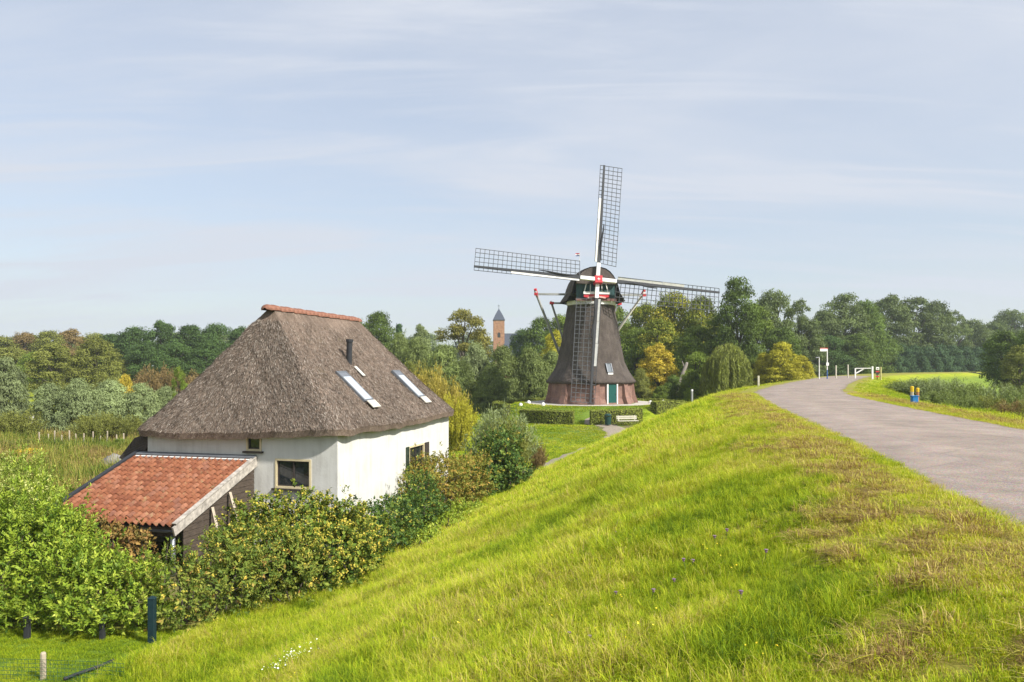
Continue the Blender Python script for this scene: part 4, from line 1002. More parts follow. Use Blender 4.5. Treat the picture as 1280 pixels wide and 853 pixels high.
def tree_meshes(nm, seed, H, W, base, K, nleaf, leaf, kind, aspect=.62, droop=0.0, rcl=(.12, .21), zsq=.78):
    g = np.random.default_rng(seed); cents = []; rad = []
    for i in range(K):
        t = (i+.5)/K if kind != 'cone' else ((i+.5)/K)**1.25
        t = min(.985, max(0, t+g.normal(0, .04))); pr = profile(kind, t)*W/2
        rr = W*g.uniform(*rcl)*(.55+.45*pr/(W/2)); az = i*2.399+g.normal(0, .5)
        rad_ = max(0, pr-rr*.8)*g.uniform(.55, 1.08)**.6
        cents.append((rad_*math.cos(az), rad_*math.sin(az), base+(H-base)*t*.96)); rad.append(rr)
    cents = np.array(cents); rad = np.array(rad); cents[:, 2] = np.minimum(cents[:, 2], H-rad*zsq*.8)
    w = rad**2; cnt = np.maximum(20, (nleaf*w/w.sum()).astype(int)); ci = np.repeat(np.arange(K), cnt); n = len(ci)
    d = unit(g.normal(0, 1, (n, 3))); d[:, 2] = np.where(d[:, 2] < -.35, -d[:, 2]*.7, d[:, 2])
    lump = 1+.22*np.sin(d[:, 0]*5+ci*1.7)*np.sin(d[:, 1]*5+ci)+.15*np.sin(d[:, 2]*9+ci*2.3)
    dist = rad[ci]*lump*(.50+.55*g.uniform(0, 1, n)**.55)
    pos = cents[ci]+d*dist[:, None]*np.array((1, 1, zsq)); pos[:, 2] = np.maximum(pos[:, 2], base*.5+.15)
    nrm = d+g.normal(0, .55, (n, 3))+np.array((0, 0, .35)); axis = g.normal(0, 1, (n, 3))
    if droop: axis = axis*(1-droop)*.8+d*.25+np.array((0, 0, -1.0))*droop
    ln = leaf*g.uniform(.6, 1.35, n)
    tone = np.clip(.5+g.normal(0, .16, K)[ci]+g.normal(0, .17, n), 0, 1)
    crown = leaves(nm+'_crown', pos, nrm, axis, ln, ln*aspect, tone, None)
    m = MB(); tr = max(.12, W*.032)
    bend = g.normal(0, W*.02, 2)
    pts = [(0, 0, -.3), (bend[0]*.4, bend[1]*.4, base*.6+H*.08), (bend[0], bend[1], H*.45), (bend[0]*1.4, bend[1]*1.2, H*.74)]
    m.tube(pts, [tr*1.35, tr, tr*.7, tr*.25], 8)
    for i in range(0, K, max(1, K//14)):
        c = cents[i]; z0 = max(base*.5, min(H*.7, c[2]*.62)); s = min(1, z0/(H*.45)); a = np.array((bend[0]*s, bend[1]*s, z0)); mid = lerp(a, c, .55)+np.array((0, 0, rad[i]*.25))
        m.tube([a, mid, c], [tr*.45, tr*.28, tr*.10], 6)
    me = bpy.data.meshes.new(nm+'_trunk'); me.from_pydata(m.v, [], m.f); me.materials.append(M_BARK); me.polygons.foreach_set('use_smooth', [True]*len(me.polygons))
    return crown, me, H, W
TV = {
 'oak1': tree_meshes('oak', 1, 14, 12, 2.2, 46, 22000, .34, 'round'),
 'oak2': tree_meshes('oak', 2, 14, 12.5, 2.0, 38, 22000, .34, 'round', rcl=(.13, .24)),
 'oak3': tree_meshes('oak', 3, 14, 11, 1.6, 56, 24000, .32, 'round', rcl=(.10, .18)),
 'airy': tree_meshes('airy', 4, 14, 13, 2.6, 44, 15000, .32, 'round', rcl=(.08, .15), zsq=.6),
 'tall1': tree_meshes('tall', 5, 18, 10.5, 1.8, 52, 24000, .34, 'tall', rcl=(.15, .25)),
 'tall2': tree_meshes('tall', 6, 18, 9.5, 1.5, 60, 24000, .32, 'tall', rcl=(.12, .20)),
 'cone': tree_meshes('fir', 7, 10, 5.4, .3, 60, 15000, .26, 'cone', .4, .3, (.10, .17), .6),
 'willow1': tree_meshes('willow', 8, 8, 9.5, .3, 46, 26000, .42, 'dome', .22, .55, (.12, .20), .95),
 'willow2': tree_meshes('willow', 9, 8, 9.0, .3, 40, 26000, .40, 'dome', .22, .5, (.13, .22), 1.0),
 'shrub1': tree_meshes('shrub', 10, 5, 6.5, .1, 42, 20000, .19, 'dome', .6, 0, (.12, .20)),
 'shrub2': tree_meshes('shrub', 11, 5, 6.5, .1, 34, 20000, .19, 'dome', .55, .15, (.13, .23), .7),
}
def feather(nm, seed, H, W, nst, per):
    """multi-stemmed upright osier shrub: many thin rising shoots with narrow leaves"""
    g = np.random.default_rng(seed); m = MB(); P = []; A = []
    for i in range(nst):
        az = g.uniform(0, 6.283); r0 = W*.22*math.sqrt(g.uniform()); le = g.uniform(.1, 1)*W*.5; h = H*g.uniform(.6, 1.0)*(1-.35*(le/(W*.5))**2)
        b = np.array((math.cos(az)*r0, math.sin(az)*r0, 0)); tip = b+np.array((math.cos(az)*le, math.sin(az)*le, h)); midp = b+np.array((math.cos(az)*le*.35, math.sin(az)*le*.35, h*.55))
        if i % 3 == 0: m.tube([b-np.array((0,0,.2)), midp, tip], [.035, .022, .006], 5)
        t = g.uniform(.06, 1.04, per); q = ((1-t)**2)[:, None]*b+(2*t*(1-t))[:, None]*midp+(t*t)[:, None]*tip
        P.append(q+g.normal(0, .13, (per, 3))*(H/4)); dirv = (tip-b)/np.linalg.norm(tip-b); A.append(dirv+g.normal(0, .55, (per, 3)))
    P = np.concatenate(P); P[:, 2] = np.maximum(P[:, 2], .05); A = np.concatenate(A); n = len(P); ln = .30*g.uniform(.6, 1.3, n)*(H/4)**.5
    crown = leaves(nm+'_crown', P, g.normal(0, 1, (n, 3))+np.array((0, 0, .5)), A, ln, ln*.22, np.clip(np.repeat(g.normal(.5, .15, nst), per)+g.normal(0, .17, n), 0, 1), None)
    me = bpy.data.meshes.new(nm+'_trunk'); me.from_pydata(m.v, [], m.f); me.materials.append(M_BARK)
    return crown, me, H, W
TV['osier1'] = feather('osier', 12, 4, 5.2, 210, 95)
TV['osier2'] = feather('osier', 13, 4, 4.6, 190, 95)
def weeping(nm, seed, H, W, nst, per):
    g = np.random.default_rng(seed); m = MB(); P = []; A = []; T = []
    m.tube([(0, 0, -.3), (.15, .1, H*.3), (.1, 0, H*.6)], [.42, .34, .22], 8)
    for i in range(nst):
        az = g.uniform(0, 6.283); rr = W/2*math.sqrt(g.uniform(.03, 1)); lob = 1+.10*math.sin(az*5+1); rr *= lob
        zt_ = H*(1-.30*(rr/(W/2))**2)*g.uniform(.92, 1.0); drop = zt_*g.uniform(.35, .93)
        b = np.array((math.cos(az)*rr*.82, math.sin(az)*rr*.82, zt_)); e = np.array((math.cos(az)*rr*1.04, math.sin(az)*rr*1.04, zt_-drop))
        t = g.uniform(0, 1, per); q = b+(e-b)*np.stack([t**.5, t**.5, t], 1); P.append(q+g.normal(0, .07, (per, 3))); A.append(np.tile((0, 0, -1.0), (per, 1))+g.normal(0, .28, (per, 3))); T.append(np.full(per, g.normal(.5, .2)))
        if i % 24 == 0: m.tube([(.1, 0, H*.45), lerp(np.array((.1, 0, H*.5)), b, .6)+np.array((0, 0, .6)), b], [.13, .07, .03], 5)
    P = np.concatenate(P); P[:, 2] = np.maximum(P[:, 2], .25); A = np.concatenate(A); n = len(P); ln = .42*g.uniform(.6, 1.3, n)
    crown = leaves(nm+'_crown', P, g.normal(0, 1, (n, 3)), A, ln, ln*.20, np.clip(np.concatenate(T)+g.normal(0, .12, n), 0, 1), None)
    me = bpy.data.meshes.new(nm+'_trunk'); me.from_pydata(m.v, [], m.f); me.materials.append(M_BARK)
    return crown, me, H, W
TV['weeping'] = weeping('weeping', 14, 6, 6.2, 520, 52)
rtree = random.Random(21)
def tree(name, label, px, Y, top, wpx, var, fm, group=None, cat='tree', zbase=None):
    x = U_(px)*Y; zb = hz(x, Y) if zbase is None else zbase
    H = zat(Y, top)-zb; W = wpx/F*Y
    crown, trunk, h0, w0 = TV[var]
    o = thing(name, label, cat, (x, Y, zb-.05), group)
    o.scale = (W/w0, W/w0*rtree.uniform(.92, 1.08), H/h0); o.rotation_euler = (0, 0, rtree.uniform(0, 6.28))
    t = bpy.data.objects.new('trunk', trunk); COL.objects.link(t); t.parent = o
    c = bpy.data.objects.new('crown', crown); COL.objects.link(c); c.parent = o
    if not crown.materials: crown.materials.append(FM[fm])
    c.material_slots[0].link = 'OBJECT'; c.material_slots[0].material = FM[fm]
    return o
def wood(name, label, group, rows, cat='tree'):
    for (px, Y, top, w, var, fm) in rows: tree(name, label, px, Y, top, w, var, fm, group, cat)
# left: the wood behind the meadow
wood('oak_tree', 'tall dark green oak in the wood beyond the meadow, next to the roof', 'dark oaks beyond the meadow',
     [(140,176,418,56,'oak1','dark'), (168,165,409,58,'oak2','dark'), (202,160,402,62,'oak3','dark'), (238,162,407,60,'oak1','dark'), (270,166,405,58,'oak2','dark'), (302,168,409,56,'oak3','dark')])
wood('oak_tree', 'lower dark oak at the front of the oak wood above the brown bushes', 'lower oaks above the brown bushes', [(220,150,428,60,'oak2','dark'), (180,150,430,50,'oak1','dark'), (258,152,428,56,'oak3','dark')])
wood('wood_tree', 'olive green tree in the mixed wood beyond the meadow', 'olive trees of the mixed wood',
     [(-30,190,416,62,'oak2','olive'), (2,186,420,58,'oak3','olive'), (60,192,414,56,'oak1','olive'), (120,188,417,54,'oak2','olive'), (8,160,434,66,'oak1','olive'), (-28,150,436,70,'oak3','olive'), (46,155,440,60,'oak2','green'), (150,150,450,50,'oak1','olive'), (95,150,446,60,'oak2','olive')])
wood('wood_tree', 'rusty brown tinged tree in the mixed wood beyond the meadow', 'rusty trees of the mixed wood', [(32,194,416,52,'oak2','rust'), (88,196,412,56,'oak3','rust'), (105,180,424,40,'airy','rust')])
wood('maple_tree', 'round light olive tree standing before the wood, above the willow thicket', 'round olive trees before the wood', [(66,132,430,66,'oak3','olive'), (122,136,424,64,'oak1','olive')])
tree('willow_tree', 'tall grey green willow at the edge of the rough meadow', 6, 74, 448, 74, 'willow1', 'greywillow')
wood('willow_shrub', 'broad grey green willow bush in the thicket behind the stake fence', 'willow bushes behind the stake fence',
     [(62,74,480,62,'willow2','palewillow'), (98,73,474,66,'willow1','palewillow'), (138,75,476,66,'willow2','palewillow'), (176,76,480,60,'willow1','palewillow'), (208,78,484,56,'willow2','palewillow'), (250,80,482,60,'willow1','palewillow')], 'shrub')
wood('shrub', 'low brownish green bush at the foot of the willow thicket', 'low bushes at the thicket foot', [(122,66.5,514,50,'osier1','olive'), (24,68,512,50,'osier2','olive'), (158,67,518,40,'osier2','olive')], 'shrub')
wood('shrub', 'brown grey bare looking bush between the willow thicket and oak wood', 'brown bushes before the oak wood', [(196,105,458,50,'osier1','rust'), (228,104,462,50,'osier2','rust'), (135,108,464,44,'osier2','olive')], 'shrub')
tree('shrub', 'small orange leaved bush behind the willow thicket', 157, 98, 468, 28, 'shrub1', 'gold', cat='shrub')
tree('birch_tree', 'thin light green sapling beside the thatched roof', 224, 70, 457, 24, 'airy', 'green')
# middle: between the house and the mill
wood('oak_tree', 'dark green tree rising right behind the thatched roof', 'dark trees behind the thatched roof', [(440,150,398,60,'oak2','oak'), (472,146,391,56,'oak1','oak'), (405,152,402,60,'oak3','oak'), (360,158,404,60,'oak1','dark')])
tree('pine_tree', 'dark pointed conifer beside the round oak', 499, 140, 398, 38, 'cone', 'fir')
tree('poplar_tree', 'slender pale grey green tree between conifer and round oak', 527, 128, 404, 30, 'tall2', 'pale')
tree('oak_tree', 'big round brownish oak with sky showing through, left of the church tower', 580, 135, 386, 80, 'airy', 'brownoak')
wood('willow_tree', 'grey green willow in the thicket between house and windmill', 'willows between house and windmill',
     [(556,106,432,66,'willow2','willow'), (594,102,430,62,'willow1','greywillow'), (628,100,434,62,'willow2','willow'), (662,100,436,62,'willow1','willow'), (690,103,440,60,'willow2','willow')])
wood('willow_tree', 'low willow at the front of the thicket left of the curved hedge', 'low willows left of the hedge', [(575,96,452,60,'willow2','willow'), (615,94,458,60,'willow1','willow')])
wood('willow_tree', 'willow in front of the dark conifer behind the roof slope', 'willows before the conifer', [(520,112,424,60,'willow1','willow'), (500,118,418,60,'willow1','willow')])
wood('oak_tree', 'green tree standing between the church and the windmill', 'trees between church and windmill', [(652,170,412,40,'oak2','dark'), (676,165,398,56,'oak1','oak'), (704,170,394,60,'oak3','green'), (735,165,392,60,'oak2','green'), (768,160,382,60,'oak1','green')])
tree('lime_tree', 'yellowish olive rounded tree just left of the windmill', 694, 118, 414, 50, 'oak3', 'yellowgreen')
wood('shrub', 'tall golden yellow leaved bush at the gable of the thatched house', 'golden bushes at the gable', [(535,66,456,46,'osier1','straw'), (556,63,470,48,'osier2','straw'), (520,68,450,44,'osier2','olive'), (570,60,492,40,'osier1','yellowgreen')], 'shrub')
# right of the mill
wood('oak_tree', 'large green tree with yellowing leaf clumps behind the windmill sail', 'yellowing trees behind the windmill', [(806,132,380,66,'oak3','mixed'), (842,128,366,78,'oak2','mixed'), (876,124,372,66,'oak1','mixed'), (826,122,400,70,'oak1','mixed'), (870,116,408,70,'oak3','green'), (795,125,410,60,'oak2','green')])
tree('poplar_tree', 'tall dark green tree towering beside the tip of the windmill sail', 922, 112, 348, 64, 'tall1', 'oak')
tree('oak_tree', 'dark green tree behind the weeping willow', 900, 114, 396, 56, 'tall2', 'green')
wood('oak_tree', 'grey green tree of the far row right of the tall dark tree', 'grey green trees of the far row', [(966,142,364,72,'oak2','bluegreen'), (998,150,374,54,'airy','bluegreen'), (948,138,378,50,'tall2','green'), (975,128,410,60,'oak1','oak'), (1010,150,400,50,'oak3','bluegreen')])
tree('maple_tree', 'golden yellow autumn tree right of the windmill', 822, 102, 430, 60, 'oak3', 'gold')
tree('shrub', 'olive green bush between the windmill and the golden tree', 800, 99, 462, 40, 'shrub2', 'olive', cat='shrub')
wood('yew_shrub', 'dark green layered shrub below the golden autumn tree', 'dark layered shrubs by the mill', [(842,96,470,46,'shrub2','oak'), (864,94,462,44,'shrub1','green'), (828,95,482,40,'shrub1','green')], 'shrub')
tree('shrub', 'mid green bushy tree left of the weeping willow', 872, 99, 440, 44, 'oak2', 'green', cat='tree')
tree('weeping_willow', 'weeping willow with long hanging green branches beside the road', 909, 91, 427, 60, 'weeping', 'weeping')
wood('shrub', 'spreading yellow green bush beside the bend of the road', 'yellow green bushes by the road bend', [(955,96,442,44,'shrub2','yellowgreen'), (978,95,429,64,'shrub2','yellowgreen'), (1000,97,444,40,'shrub1','yellowgreen'), (940,98,448,36,'shrub1','green')], 'shrub')
wood('oak_tree', 'tall skyline tree directly behind the finger post at the road end', 'skyline trees behind the finger post', [(1030,168,388,56,'oak1','bluegreen'), (1056,172,368,66,'tall1','bluegreen'), (1082,176,376,56,'oak2','oak')])
wood('oak_tree', 'tall skyline tree rising above the row of dark evergreens', 'skyline trees above the evergreens', [(1112,208,370,68,'oak3','bluegreen'), (1140,212,370,64,'tall2','bluegreen'), (1168,216,378,60,'oak1','bluegreen'), (1192,222,388,50,'airy','bluegreen')])
wood('oak_tree', 'lower skyline tree where the wood dips towards the river', 'low end of the wood', [(1215,240,400,58,'oak2','bluegreen'), (1240,250,404,54,'oak3','bluegreen'), (1225,245,420,60,'oak2','oak')])
wood('oak_tree', 'dark shaded tree at the foot of the wood behind the lamp post', 'shaded trees behind the lamp post', [(1036,158,420,60,'oak2','dark'), (1070,162,418,60,'oak1','oak'), (1014,156,426,50,'oak3','dark'), (1098,190,414,56,'oak2','oak')])
wood('oak_tree', 'bluish distant tree on the horizon beyond the river bank', 'bluish trees on the horizon', [(1262,270,388,60,'oak2','bluegreen'), (1300,270,386,66,'oak1','bluegreen'), (1340,280,390,66,'oak3','bluegreen')])
wood('cypress_tree', 'dark green rounded evergreen in the row behind the far grass dike', 'evergreen row behind the far dike', [(1112+i*15.5, 194+3.2*i, 429+(i*5) % 4+i*.4, 44, 'shrub1', 'fir') for i in range(9)])
wood('oak_tree', 'dark green tree on the low foreland right of the road', 'trees on the foreland', [(1256,112,414,56,'oak1','oak'), (1292,108,410,60,'oak2','oak'), (1275,100,432,50,'oak3','olive')])
wood('osier_shrub', 'grey green osier bush on the foreland below the road', 'osier bushes on the foreland',
     [(1136,66,474,44,'osier1','willow'), (1158,64,471,52,'osier2','greywillow'), (1184,60,472,52,'osier1','greywillow'), (1210,57,477,50,'osier2','willow'), (1246,64,478,54,'osier1','greywillow'), (1276,60,482,52,'osier2','willow'), (1306,64,478,54,'osier1','willow'), (1174,52,487,44,'osier2','willow'), (1204,49,491,44,'osier1','willow'), (1236,49,493,46,'osier1','olive'), (1266,46,499,46,'osier2','rust'), (1294,45,500,46,'osier1','olive')], 'shrub')
# behind the camera's left: trees along the horizon beyond the house so that the flat land ends in woods
wood('wood_tree', 'distant bluish green tree along the polder horizon', 'far polder trees', [(-90+i*62, 330+8*(i % 3), 424-(i*7) % 9, 74, ('oak1', 'oak2', 'oak3')[i % 3], 'bluegreen') for i in range(17)])

# ------------------------------------------------------------------ garden shrubs with leaves
def sprigs(seed, blobs, dens, leaf, per, aspect, spread, upb=.45, depth=.30):
    g = np.random.default_rng(seed); P = []; D = []
    for b in blobs:
        c = np.array(b[:3]); r = np.array(b[3:6]); area = 4*math.pi*((r[0]*r[1])**1.6/3+(r[0]*r[2])**1.6/3+(r[1]*r[2])**1.6/3)**(1/1.6)
        n = int(area*dens); d = unit(g.normal(0, 1, (n, 3)))
        lump = 1+.20*(np.sin(d[:, 0]*6+b[0]*3)*np.sin(d[:, 1]*6+b[1])+np.sin(d[:, 2]*7+b[0]*5)*.7)+.10*np.sin(d[:, 0]*15+b[1]*2)*np.sin(d[:, 2]*13)
        rr = lump*(1-depth*g.uniform(0, 1, n)**2+ .07*g.normal(0, 1, n)+.22*(g.uniform(0, 1, n) < .05)*(d[:, 2] > .1))
        p = c+d*r*rr[:, None]; nn = unit(d/r)
        keep = p[:, 2] > .05
        for b2 in blobs:
            if b2 is b: continue
            q = (p-np.array(b2[:3]))/np.array(b2[3:6]); keep &= (q*q).sum(1) > .45
        P.append(p[keep]); D.append(nn[keep])
    P = np.concatenate(P); D = np.concatenate(D); n = len(P)
    D = unit(D+np.array((0, 0, upb))+g.normal(0, .35, (n, 3)))
    ref = unit(np.cross(D, g.normal(0, 1, (n, 3)))); bi = np.cross(D, ref)
    pos, nr, ax, ln, tn = [], [], [], [], []
    st = np.clip(g.normal(.5, .17, n), 0, 1)
    for k in range(per):
        a = k*2.399+g.uniform(0, .6, n); th = spread*g.uniform(.55, 1.1, n)*(1-.55*k/per)
        axis = D*np.cos(th)[:, None]+(ref*np.cos(a)[:, None]+bi*np.sin(a)[:, None])*np.sin(th)[:, None]
        l = leaf*g.uniform(.5, 1.35, n)
        pos.append(P+D*(leaf*(k/per-.3)*1.3)[:, None] if False else P+D*(leaf*1.3*(k/per-.3))+axis*(l*.5)[:, None]); ax.append(axis)
        nr.append(np.cross(np.cross(axis, D), axis)+D*.15+g.normal(0, .12, (n, 3))); ln.append(l); tn.append(np.clip(st+g.normal(0, .12, n), 0, 1))
    return [np.concatenate(q) for q in (pos, nr, ax, ln, tn)]+[P, D]
def bush(name, label, cat, seed, blobs, fm, dens=60, leaf=.11, per=6, aspect=.42, spread=1.1, upb=.45, blossom=None, group=None, extra=None):
    bx_, by_ = np.mean([b[0] for b in blobs]), np.mean([b[1] for b in blobs]); zb = min(hz(b[0], b[1]) for b in blobs)
    blobs = [(b[0], b[1], b[2]+hz(b[0], b[1]), *b[3:]) for b in blobs]
    o = thing(name, label, cat, (float(bx_), float(by_), float(zb)), group)
    off = np.array(OFF[o.name])
    pos, nr, ax, ln, tn, P, D = sprigs(seed, blobs, dens, leaf, per, aspect, spread, upb)
    link_mesh('foliage', leaves('foliage', pos-off, nr, ax, ln, ln*aspect, tn, fm), o)['kind'] = 'stuff'
    m = MB(); rr = random.Random(seed); 
    for b in blobs:
        g0 = hz(b[0], b[1])
        for k in range(12):
            i = rr.randrange(len(P)); q = P[i]
            if np.linalg.norm(q[:2]-np.array(b[:2])) > max(b[3], b[4])*1.2: continue
            a = np.array((b[0]+rr.uniform(-.35, .35)*b[3], b[1]+rr.uniform(-.35, .35)*b[4], g0-.1)); mid = lerp(a, q, .5)+np.array((0, 0, .25))
            m.tube([a, mid, q], [.035, .022, .007], 5)
    m.build('stems', M_BARK, o)
    if blossom:
        bm, frac, size = blossom; gq = np.random.default_rng(seed+1)
        k = (D[:, 2] > .15) & (gq.uniform(0, 1, len(P)) < frac); Q = P[k]+D[k]*leaf*1.15; Dq = D[k]; n = len(Q); nn = 9
        pp = np.repeat(Q, nn, 0)+gq.normal(0, size*.45, (n*nn, 3)); dd = unit(np.repeat(Dq, nn, 0)+gq.normal(0, .6, (n*nn, 3)))
        l = size*gq.uniform(.45, .9, n*nn)
        link_mesh('blossom', leaves('blossom', pp-off, dd, gq.normal(0, 1, (n*nn, 3)), l, l*.8, np.clip(np.repeat(gq.normal(.5, .2, n), nn)+gq.normal(0, .15, n*nn), 0, 1), bm), o)['kind'] = 'stuff'
    return o
B_LAUREL = foliage('laurel_leaves', [(0, (.035, .070, .009)), (.45, (.130, .180, .016)), (.75, (.215, .25, .030)), (1, (.32, .34, .06))], .18, .5, spec=.2)
B_CREAM = foliage('pale_lime_leaves', [(0, (.06, .10, .012)), (.5, (.15, .19, .03)), (1, (.27, .30, .07))], .3)
B_CREAMFL = foliage('cream_blossom', [(0, (.16, .18, .04)), (.5, (.24, .25, .08)), (1, (.33, .33, .14))], .2)
B_IVY = foliage('ivy_leaves', [(0, (.022, .046, .008)), (.45, (.070, .105, .014)), (.8, (.155, .175, .022)), (1, (.25, .23, .035))], .15, .5, spec=.2)
B_IVYFL = foliage('ivy_blossom', [(0, (.15, .16, .025)), (.5, (.27, .235, .035)), (1, (.40, .28, .05))], .2)
B_MIX = foliage('brown_green_leaves', [(0, (.035, .060, .012)), (.4, (.095, .125, .020)), (.7, (.18, .18, .035)), (.88, (.21, .12, .035)), (1, (.28, .16, .05))], .18)
B_VINE = foliage('red_brown_vine_leaves', [(0, (.045, .050, .015)), (.4, (.110, .090, .025)), (.7, (.16, .085, .030)), (1, (.24, .16, .045))], .18)
B_AUT = foliage('autumn_leaves', [(0, (.045, .065, .012)), (.4, (.10, .115, .02)), (.75, (.19, .145, .03)), (1, (.26, .15, .04))], .18)
B_DARK = foliage('dark_ivy_leaves', [(0, (.015, .036, .010)), (.5, (.040, .075, .014)), (.85, (.095, .135, .022)), (1, (.16, .18, .03))], .15, .5, spec=.2)
bush('laurel_bush', 'dense bright green laurel bush filling the hedge by the low wire fence', 'bush', 1, [(-15.4,20.4,1.4,1.5,1.3,1.75), (-13.8,20.2,1.45,1.4,1.25,1.8), (-12.3,20.0,1.4,1.35,1.2,1.70), (-11.9,21.0,1.35,.9,.8,1.4), (-10.8,19.8,.85,1.25,1.1,1.15), (-9.6,19.6,.65,1.0,.9,.95)], B_LAUREL, 92, .125, 7, .36, 1.05, .7)
bush('blossom_bush', 'pale bush with cream flower heads behind the laurel', 'bush', 2, [(-16.0,23.6,1.6,1.4,1.2,1.65), (-14.75,24.0,1.4,1.0,1.0,1.5), (-17.6,23.6,1.5,1.3,1.2,1.6)], B_CREAM, 60, .12, 6, .4, 1.1, .6, (B_CREAMFL, .55, .085))
bush('lime_bush', 'lime green rounded bush beside the tiled shed', 'bush', 3, [(-17.2,27.4,1.5,1.5,1.3,1.75), (-15.7,27.2,1.1,.95,1.0,1.25)], B_CREAM, 55, .13, 6, .4)
bush('mixed_bush', 'brownish green straggling bush at the blue green fence post', 'bush', 4, [(-8.4,19.9,.75,1.0,.85,1.0), (-7.4,20.8,.8,1.1,.95,1.1), (-6.3,21.8,.85,1.1,.95,1.1)], B_MIX, 66, .11, 6, .45, 1.15, .4, (B_IVYFL, .10, .07))
bush('ivy_bush', 'big rounded flowering ivy bush with yellow green blossom before the window', 'bush', 5, [(-7.55,23.7,1.05,1.15,1.1,1.35), (-6.3,24.0,1.1,1.35,1.15,1.45), (-5.1,24.2,1.0,1.15,1.05,1.25), (-6.9,22.8,.9,1.2,.9,1.1), (-5.5,23.1,.85,1.1,.9,1.05)], B_IVY, 64, .12, 6, .62, 1.2, .5, (B_IVYFL, .62, .090))
bush('vine', 'red brown vine hanging over the eave of the tiled shed', 'vine', 6, [(-12.5,23.7,1.15,.8,.38,.75), (-11.6,23.55,1.0,.65,.35,.85), (-10.95,23.45,.75,.45,.32,.8)], B_VINE, 70, .11, 5, .6, 1.2, .1)
bush('ivy_hedge', 'dark green ivy hedge along the white side wall', 'hedge', 7, [(-4.75,27.0,.8,.95,.9,1.0), (-4.1,28.9,.85,.85,1.1,1.1), (-3.5,31.0,.9,.8,1.2,1.15)], B_DARK, 70, .10, 6, .6, 1.2, .4, (B_IVYFL, .10, .07))
bush('autumn_bush', 'loose bush turning red brown in front of the side window', 'bush', 8, [(-3.9,33.4,1.15,.95,1.2,1.45), (-2.9,35.0,1.25,1.0,1.2,1.5), (-2.0,36.6,1.0,1.0,1.0,1.25)], B_AUT, 58, .12, 6, .5, 1.2, .4)
bush('ivy_bush', 'dark ivy covered bush at the foot of the dike by the lane', 'bush', 9, [(-.55,39.6,1.45,1.05,1.05,1.65), (.05,39.0,.75,.8,.8,.85), (-1.3,38.6,.8,.9,.9,1.0)], B_DARK, 62, .13, 6, .6, 1.2, .4, (B_IVYFL, .12, .08))
bush('low_plants', 'low leafy plants at the foot of the grass slope by the ivy hedge', 'plants', 10, [(-2.6,31.2,.10,.9,1.0,.35), (-1.9,33.2,.12,.8,1.0,.40), (-3.2,28.6,.10,.7,1.0,.35)], B_LAUREL, 60, .12, 5, .45, 1.2, .5)
tree('osier_shrub', 'feathery grey green osier bush behind the dark ivy bush', 628, 45, 508, 74, 'osier1', 'greywillow', cat='shrub')
tree('osier_shrub', 'olive tinged osier shoots rising out of the dark ivy bush', 632, 41.5, 522, 58, 'osier2', 'olive', cat='shrub')
tree('dock_plants', 'tall red brown dried weed stalks beside the gravel lane', 672, 47.2, 552, 22, 'osier2', 'rust', cat='weeds')
FM['goldrod'] = fol('yellow_flower_heads', (.48, .36, .02), .35)
tree('goldenrod', 'patch of bright yellow flowers in the rough meadow', 38, 56, 560, 62, 'shrub1', 'goldrod', cat='flowers')
tree('goldenrod', 'small yellow flower clump beside the grey boulder', 152, 53, 570, 26, 'shrub2', 'goldrod', cat='flowers')

for px, Y, top, w, var, fm, lb in ((8,50,574,60,'osier2','rust','rusty brown weed clump in the rough meadow left of the yellow flowers'), (84,52,572,50,'osier1','olive','olive weed clump between the yellow flower patch and the boulder'), (112,57,556,44,'osier2','rust','reddish dock clump in the rough meadow below the stakes'), (20,60,548,50,'osier1','olive','olive green weed clump behind the yellow flower patch'), (66,46,590,60,'osier1','green','green herb clump in front of the yellow flowers'), (126,45,592,40,'osier2','rust','dark brown reed clump below the boulder'), (150,60,548,34,'shrub2','green','small green bush beside the thatched eave')):
    tree('weed_clump', lb, px, Y, top, w, var, fm, cat='weeds')
